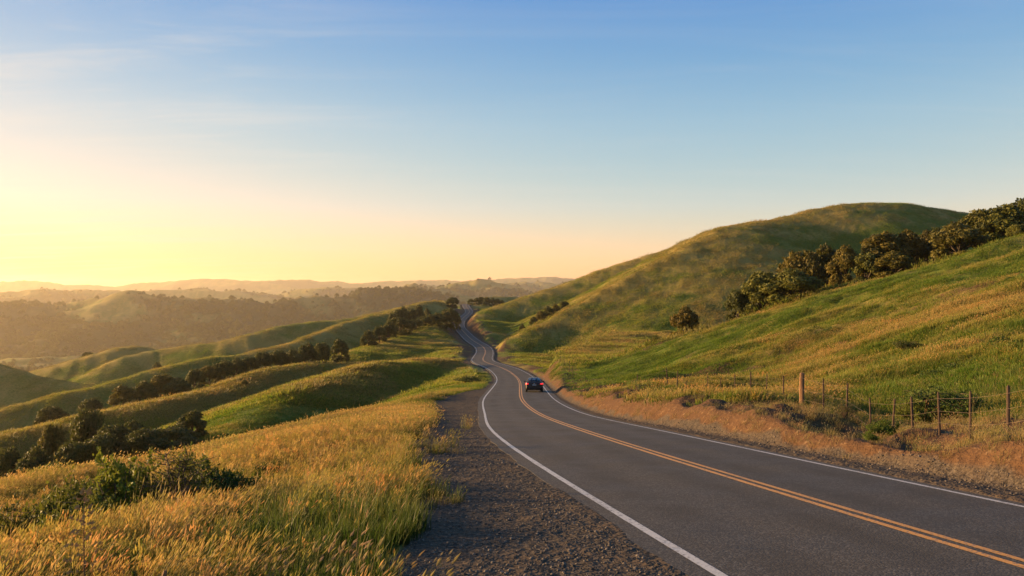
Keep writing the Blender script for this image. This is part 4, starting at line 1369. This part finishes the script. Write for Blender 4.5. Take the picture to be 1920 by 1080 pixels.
def build_car(loc, rz, pitch):
    e = empty('car', loc, rz, 'dark sedan with lit red tail lamps driving away in the right lane', 'car')
    e.rotation_euler = (pitch, 0, rz)

    def ring(y, w, zb, zw, zt, tuck=.0):
        h = [(0, zb), (w * .80, zb), (w * .95, zb + .10), (w, zb + (zw - zb) * .55), (w * .985, zw), (w * .90, zw + (zt - zw) * .75), (w * .70, zt), (0, zt + .015)]
        return [(a, y, b) for a, b in h] + [(-a, y, b) for a, b in h[-2:0:-1]]
    R_ = [ring(0, .70, .42, .80, .98), ring(.05, .84, .30, .84, 1.03), ring(.30, .90, .24, .86, 1.05), ring(.75, .925, .22, .88, 1.04), ring(1.6, .93, .22, .90, 1.02), ring(2.8, .93, .22, .88, .99),
          ring(3.3, .925, .22, .84, .95), ring(3.9, .90, .24, .76, .84), ring(4.35, .82, .28, .66, .74), ring(4.6, .60, .36, .58, .64)]
    V, Fc = loft(R_)
    obj('body', sub_mesh('body', V, Fc, M_paint, 1), None, e)

    def gring(y, wb, wt, zb, zt):
        h = [(0, zb), (wb, zb), (wb * .97, zb + (zt - zb) * .3), (wt + .04, zt - .10), (wt - .06, zt - .01), (0, zt + .02)]
        return [(a, y, b) for a, b in h] + [(-a, y, b) for a, b in h[-2:0:-1]]
    G_ = [gring(.52, .80, .72, 1.0, 1.06), gring(.85, .80, .66, .98, 1.25), gring(1.2, .80, .63, .98, 1.41), gring(1.7, .80, .625, .97, 1.46), gring(2.3, .80, .62, .96, 1.45), gring(2.75, .80, .63, .95, 1.33), gring(3.35, .78, .70, .93, .99)]
    V, Fc = loft(G_)
    obj('cabin', sub_mesh('cabin', V, Fc, M_paint, 1), None, e)
    # rear screen, side glass
    V, Fc = loft([[(-.66, .515, 1.055), (.66, .515, 1.055), (.66, .53, 1.045), (-.66, .53, 1.045)], [(-.62, .80, 1.235), (.62, .80, 1.235), (.62, .83, 1.22), (-.62, .83, 1.22)], [(-.55, 1.13, 1.395), (.55, 1.13, 1.395), (.55, 1.17, 1.36), (-.55, 1.17, 1.36)]])
    V = [(a, b - .012, c_ + .022) for a, b, c_ in V]
    rw = obj('rear_window', sub_mesh('rear_window', V, Fc, M_glass_c), None, e)
    V, Fc = box_v(-.09, .09, 1.09, 1.12, 1.372, 1.392)
    obj('brake_lamp', sub_mesh('brake_lamp', V, Fc, M_red), None, rw)
    for s in (-1, 1):
        for y0, y1 in ((.95, 1.75), (1.85, 2.65)):
            V = [(s * .795, y0, 1.04), (s * .795, y1, 1.03), (s * .665, y1 - .05, 1.34), (s * .665, y0 + .22, 1.34)]
            V = V + [(a + s * .012, b, c_ + .004) for a, b, c_ in V]
            obj('side_window', sub_mesh('side_window', V, [(0, 1, 2, 3), (4, 5, 6, 7), (0, 1, 5, 4), (1, 2, 6, 5), (2, 3, 7, 6), (3, 0, 4, 7)], M_glass_c), None, e)
        V, Fc = loft([[(s * .60, -.035, .82), (s * .80, -.02, .79), (s * .80, -.02, .94), (s * .62, -.035, .92)], [(s * .60, .1, .82), (s * .955, .22, .81), (s * .945, .24, .95), (s * .62, .1, .92)]])
        obj('tail_lamp', sub_mesh('tail_lamp', V, Fc, M_red, 0, .012), None, e)
        V, Fc = box_v(s * .90, s * 1.10, 2.45, 2.58, .98, 1.10)
        obj('wing_mirror', sub_mesh('wing_mirror', V, Fc, M_trim, 0, .025), None, e)
        for y in (.85, 3.65):
            V, Fc = [], []
            n = 22
            for i, (dx, r_) in enumerate(((-.11, .22), (-.11, .30), (-.07, .325), (.07, .325), (.11, .30), (.11, .22))):
                for k_ in range(n):
                    a = 2 * math.pi * k_ / n
                    V.append((dx, r_ * math.cos(a), r_ * math.sin(a)))
            for i in range(6):
                for k_ in range(n):
                    Fc.append((i * n + k_, i * n + (k_ + 1) % n, ((i + 1) % 6) * n + (k_ + 1) % n, ((i + 1) % 6) * n + k_))
            w = obj('wheel', sub_mesh('wheel', V, Fc, M_rubber), None, e); w.location = (s * .82, y, .325)
            V, Fc = [], []
            tube(V, Fc, [(s * .02, 0, 0), (s * .085, 0, 0)], [.225, .21], 16)
            obj('rim', sub_mesh('rim', V, Fc, M_rim), None, w)
    V, Fc = box_v(-.20, .20, -.028, .01, .70, .80)
    obj('licence_plate', sub_mesh('licence_plate', V, Fc, M_plate, 0, .006), None, e)
    V, Fc = loft([[(-.86, .06, .34), (.86, .06, .34), (.86, .06, .60), (-.86, .06, .60)], [(-.80, -.05, .36), (.80, -.05, .36), (.80, -.05, .60), (-.80, -.05, .60)]])
    obj('rear_bumper', sub_mesh('rear_bumper', V, Fc, M_paint, 0, .03), None, e)
    V, Fc = box_v(-.55, .55, -.058, .0, .36, .42)
    obj('diffuser', sub_mesh('diffuser', V, Fc, M_trim, 0, .01), None, e)
    V, Fc = [], []
    tube(V, Fc, [(0, -.005, .90), (0, -.035, .90)], [.045, .04], 12)
    obj('emblem', sub_mesh('emblem', V, Fc, M_chrome), None, e)
    return e


i_c = int(np.argmin(np.abs(RD[:, 1] - 83.5)))
t_c = RT[i_c]; n_c = RN[i_c]
pc = RD[i_c, :2] + n_c * 1.45
slope = (RD[i_c + 4, 2] - RD[i_c, 2]) / 4
build_car((pc[0], pc[1], RD[i_c, 2] + .0009 * RD[i_c, 1] - .012), math.atan2(-t_c[0], t_c[1]), math.atan(slope))

# ------------------------------------------------------------------ the dry stalk and the weathered stump
M_dry = simple('dry_stalk', (.16, .085, .035), .9, var=.35, scale=14)
M_seed = simple('dry_seed', (.36, .19, .06), .9, var=.35, scale=14)


def stalk(px, top, D, label, seed):
    r = np.random.default_rng(seed); x = (px - 960) / F * D; zg = gz(x, D); h = -(top - 540) / F * D - zg
    e = empty('dry_stalk', (x, D, zg), 0, label, 'plant')
    V, Fc = [], []
    tube(V, Fc, [(0, 0, -.03), (.006, 0, h * .4), (-.004, .01, h * .75), (.004, 0, h)], [.0075, .006, .005, .002], 5)
    V2, F2 = [], []
    for i in range(30):
        t = 1 - .45 * (i / 30) ** 1.2; a = 2.4 * i
        L = .05 + .11 * (1 - t) / .45
        b = Vector((.002, 0, h * t)); tip = b + Vector((math.cos(a) * L, math.sin(a) * L, .05 * r.uniform(.2, 1)))
        tube(V, Fc, [b, tip], [.0022, .0012], 3)
        for k_ in range(5):
            c_ = b.lerp(tip, r.uniform(.45, 1.05)) + Vector(r.normal(0, .006, 3)); s = r.uniform(.007, .015)
            q_ = len(V2); V2 += [c_ + Vector((s, 0, 0)), c_ + Vector((0, s * .6, s)), c_ + Vector((-s, 0, 0)), c_ + Vector((0, -s * .6, -s)), c_ + Vector((0, s, -s * .5))]
            F2 += [(q_, q_ + 1, q_ + 2, q_ + 3), (q_, q_ + 1, q_ + 4), (q_ + 2, q_ + 3, q_ + 4)]
    obj('stem', mesh_py('stem', V, Fc, True), M_dry, e)
    o = obj('seed_heads', mesh_py('seed_heads', V2, F2), M_seed, e); o['kind'] = 'stuff'


stalk(157, 924, 6.3, 'tall dry brown seed stalk standing alone above the golden grass', 1)


def stump(px, top, D, label):
    x = (px - 960) / F * D; zg = gz(x, D); h = max(.2, -(top - 540) / F * D - zg)
    me = post_mesh(.022, h * .9, 77, 7)
    me.materials.append(M_post_b)
    o = obj('stake', me, None, None, None, label, 'stake')
    o.location = (x, D, zg); o.rotation_euler = (.06, .14, .4)


stump(283, 1048, 6.6, 'short weathered wooden stake in the grass at the bottom edge')

# ------------------------------------------------------------------ the air
hz = NT_('haze')
pv = hz.n('VolumePrincipled', {'Color': (.95, .84, .66), 'Density': HAZE, 'Anisotropy': .55})
hz.t.links.new(pv.outputs[0], hz.out.inputs['Volume'])
zlo = float(GH.min()) - 4; zhi = max(float(GH.max()), 60) + 8
bm = bmesh.new()
bmesh.ops.create_cube(bm, size=1.0)
for v in bm.verts:
    v.co = Vector((v.co.x * 30000, v.co.y * 30000, zlo if v.co.z < 0 else zhi))
me = bpy.data.meshes.new('haze'); bm.to_mesh(me); bm.free()
obj('haze', me, hz.m, kind='stuff')
